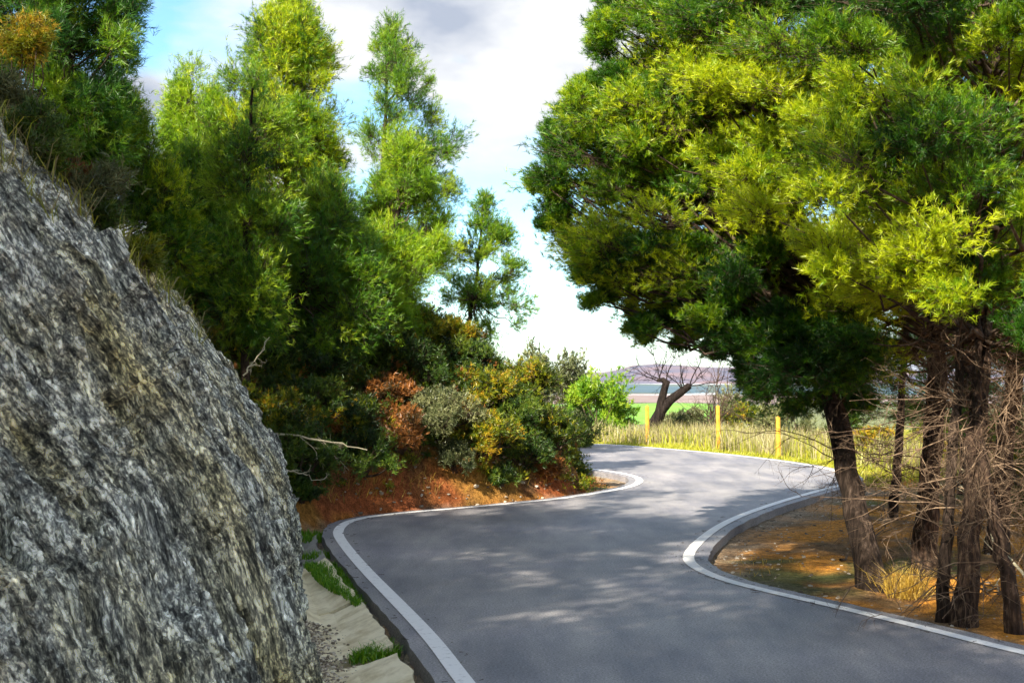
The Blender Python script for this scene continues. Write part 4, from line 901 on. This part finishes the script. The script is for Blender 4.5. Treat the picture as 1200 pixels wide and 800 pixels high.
stick('small dead twig lying on the road edge at the right bend', [gs(960, 580, .1), gs(972, 576, .12), gs(985, 572, .1)], 0.006, 'deadwood', 7, 5)
for k_, (px, py, s, lb) in enumerate([(712, 513, 0.13, 'pale stone on the far verge near the bright green bush'), (884, 524, 0.16, 'pale stone in the grass between the middle and right posts')]):
    b = gs(px, py, 0.05); rg = np.random.default_rng(k_); bm = bmesh.new(); bmesh.ops.create_icosphere(bm, subdivisions=3, radius=s)
    for v_ in bm.verts:
        f = 1 + 0.25*float(vnoise(np.array([v_.co.x*9+k_*5]), np.array([v_.co.y*9]), np.array([v_.co.z*9]))[0]); v_.co = (b[0]+v_.co.x*f*1.3, b[1]+v_.co.y*f, b[2]+v_.co.z*f*0.75)
    me = bpy.data.meshes.new('stone'); bm.to_mesh(me); bm.free(); me.materials.append(M['concrete_grey']); tag(link('stone', me), lb, 'stone')

# ------------------------------------------------------------------ far valley: fields and hills
M['field_green'] = plain('green_field', (0.14, 0.36, 0.02), (0.22, 0.46, 0.03), 0.01, 0.95, 0)
M['field_blue'] = plain('haze_blue_grove', (0.03, 0.08, 0.11), (0.08, 0.15, 0.18), 0.02, 0.95, 0)  # blue of the distant haze is put into this colour
M['field_white'] = plain('pale_field', (0.5, 0.52, 0.55), (0.75, 0.75, 0.75), 0.01, 0.95, 0)
M['field_brown'] = plain('ploughed_field', (0.20, 0.14, 0.12), (0.34, 0.25, 0.22), 0.01, 0.95, 0)
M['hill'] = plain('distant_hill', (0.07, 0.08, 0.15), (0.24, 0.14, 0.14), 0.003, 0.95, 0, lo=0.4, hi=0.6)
VZ = -62.1
for k_, (x0, x1, y0, y1, mt, lb) in enumerate([(560, 835, 473, 497, 'green', 'bright green field'), (400, 1300, 462, 472.6, 'brown', 'brown ploughed field'), (560, 830, 452, 460.5, 'blue', 'dark olive grove with haze blue in its colour'), (600, 900, 448.2, 449.8, 'white', 'pale strip field'), (650, 840, 461, 461.9, 'white', 'narrow pale field strip'), (840, 1300, 455, 461.5, 'blue', 'dark grove to the right, haze blue in its colour,')]):
    n_ = 24; xs = np.linspace(x0, x1, n_); A_ = [G(x, y0 + 1.0*math.sin(x*0.03+k_), VZ+0.6+0.05*k_) for x in xs]; B_ = [G(x, y1 + 0.8*math.sin(x*0.021+k_), VZ+0.6+0.05*k_) for x in xs]; i = np.arange(n_-1)
    tag(build('field', np.vstack([A_, B_]), np.stack([i+n_, i+n_+1, i+1, i], 1), M['field_'+mt]), lb + ' far down in the valley', 'field', kind='structure')
def hill(rows, dist, depth, label, mat):
    xs = np.linspace(rows[0][0], rows[-1][0], 160); ys = np.interp(xs, [q[0] for q in rows], [q[1] for q in rows]); K = 14; V = []
    for j in range(K):
        t = j/(K-1)
        for x, y in zip(xs, ys):
            zt = CAMH + (430 - y)/FPX*dist; h = (zt-VZ)*math.sin(t*math.pi)**1.2*(1+0.06*float(vnoise(np.array([x/14.]), np.array([t*5]), s=8)[0])*math.sin(t*math.pi)) + 0.0
            V.append(((x-600)/FPX*dist, dist + (t-0.5)*depth, VZ-1+h))
    n_ = 160; q = (np.arange(K-1)[:, None]*n_ + np.arange(n_-1)[None]).ravel()
    tag(build('hills', np.array(V), np.stack([q, q+1, q+n_+1, q+n_], 1), mat, smooth=True), label, 'hills', kind='structure')
hill([(300, 440), (560, 437), (690, 439), (722, 433), (745, 428), (770, 426), (800, 428), (835, 430), (880, 433), (960, 438), (1100, 433), (1300, 440)], 6500, 2200, 'low reddish-brown hills on the horizon', M['hill'])
hill([(200, 441), (500, 434), (640, 438), (760, 434), (830, 431), (900, 428), (1000, 432), (1400, 441)], 9500, 2500, 'farther faint hills behind the reddish hills', M['hill'])

# ------------------------------------------------------------------ air over the valley
V8 = np.array([[x, y, z] for z in (-66.0, 78.0) for y in (-600.0, 11600.0) for x in (-5200.0, 5200.0)])
m = bpy.data.materials.new('haze_air'); m.use_nodes = True; n = m.node_tree.nodes; n.clear(); out = n.new('ShaderNodeOutputMaterial')
pv = n.new('ShaderNodeVolumePrincipled'); pv.inputs['Color'].default_value = (0.80, 0.88, 1.0, 1); pv.inputs['Density'].default_value = 0.00005; pv.inputs['Anisotropy'].default_value = 0.2
m.node_tree.links.new(pv.outputs[0], out.inputs['Volume'])
tag(build('haze', V8, np.array([[0, 2, 3, 1], [4, 5, 7, 6], [0, 1, 5, 4], [2, 6, 7, 3], [0, 4, 6, 2], [1, 3, 7, 5]]), m), 'thin bluish air over the valley', 'haze', kind='stuff')
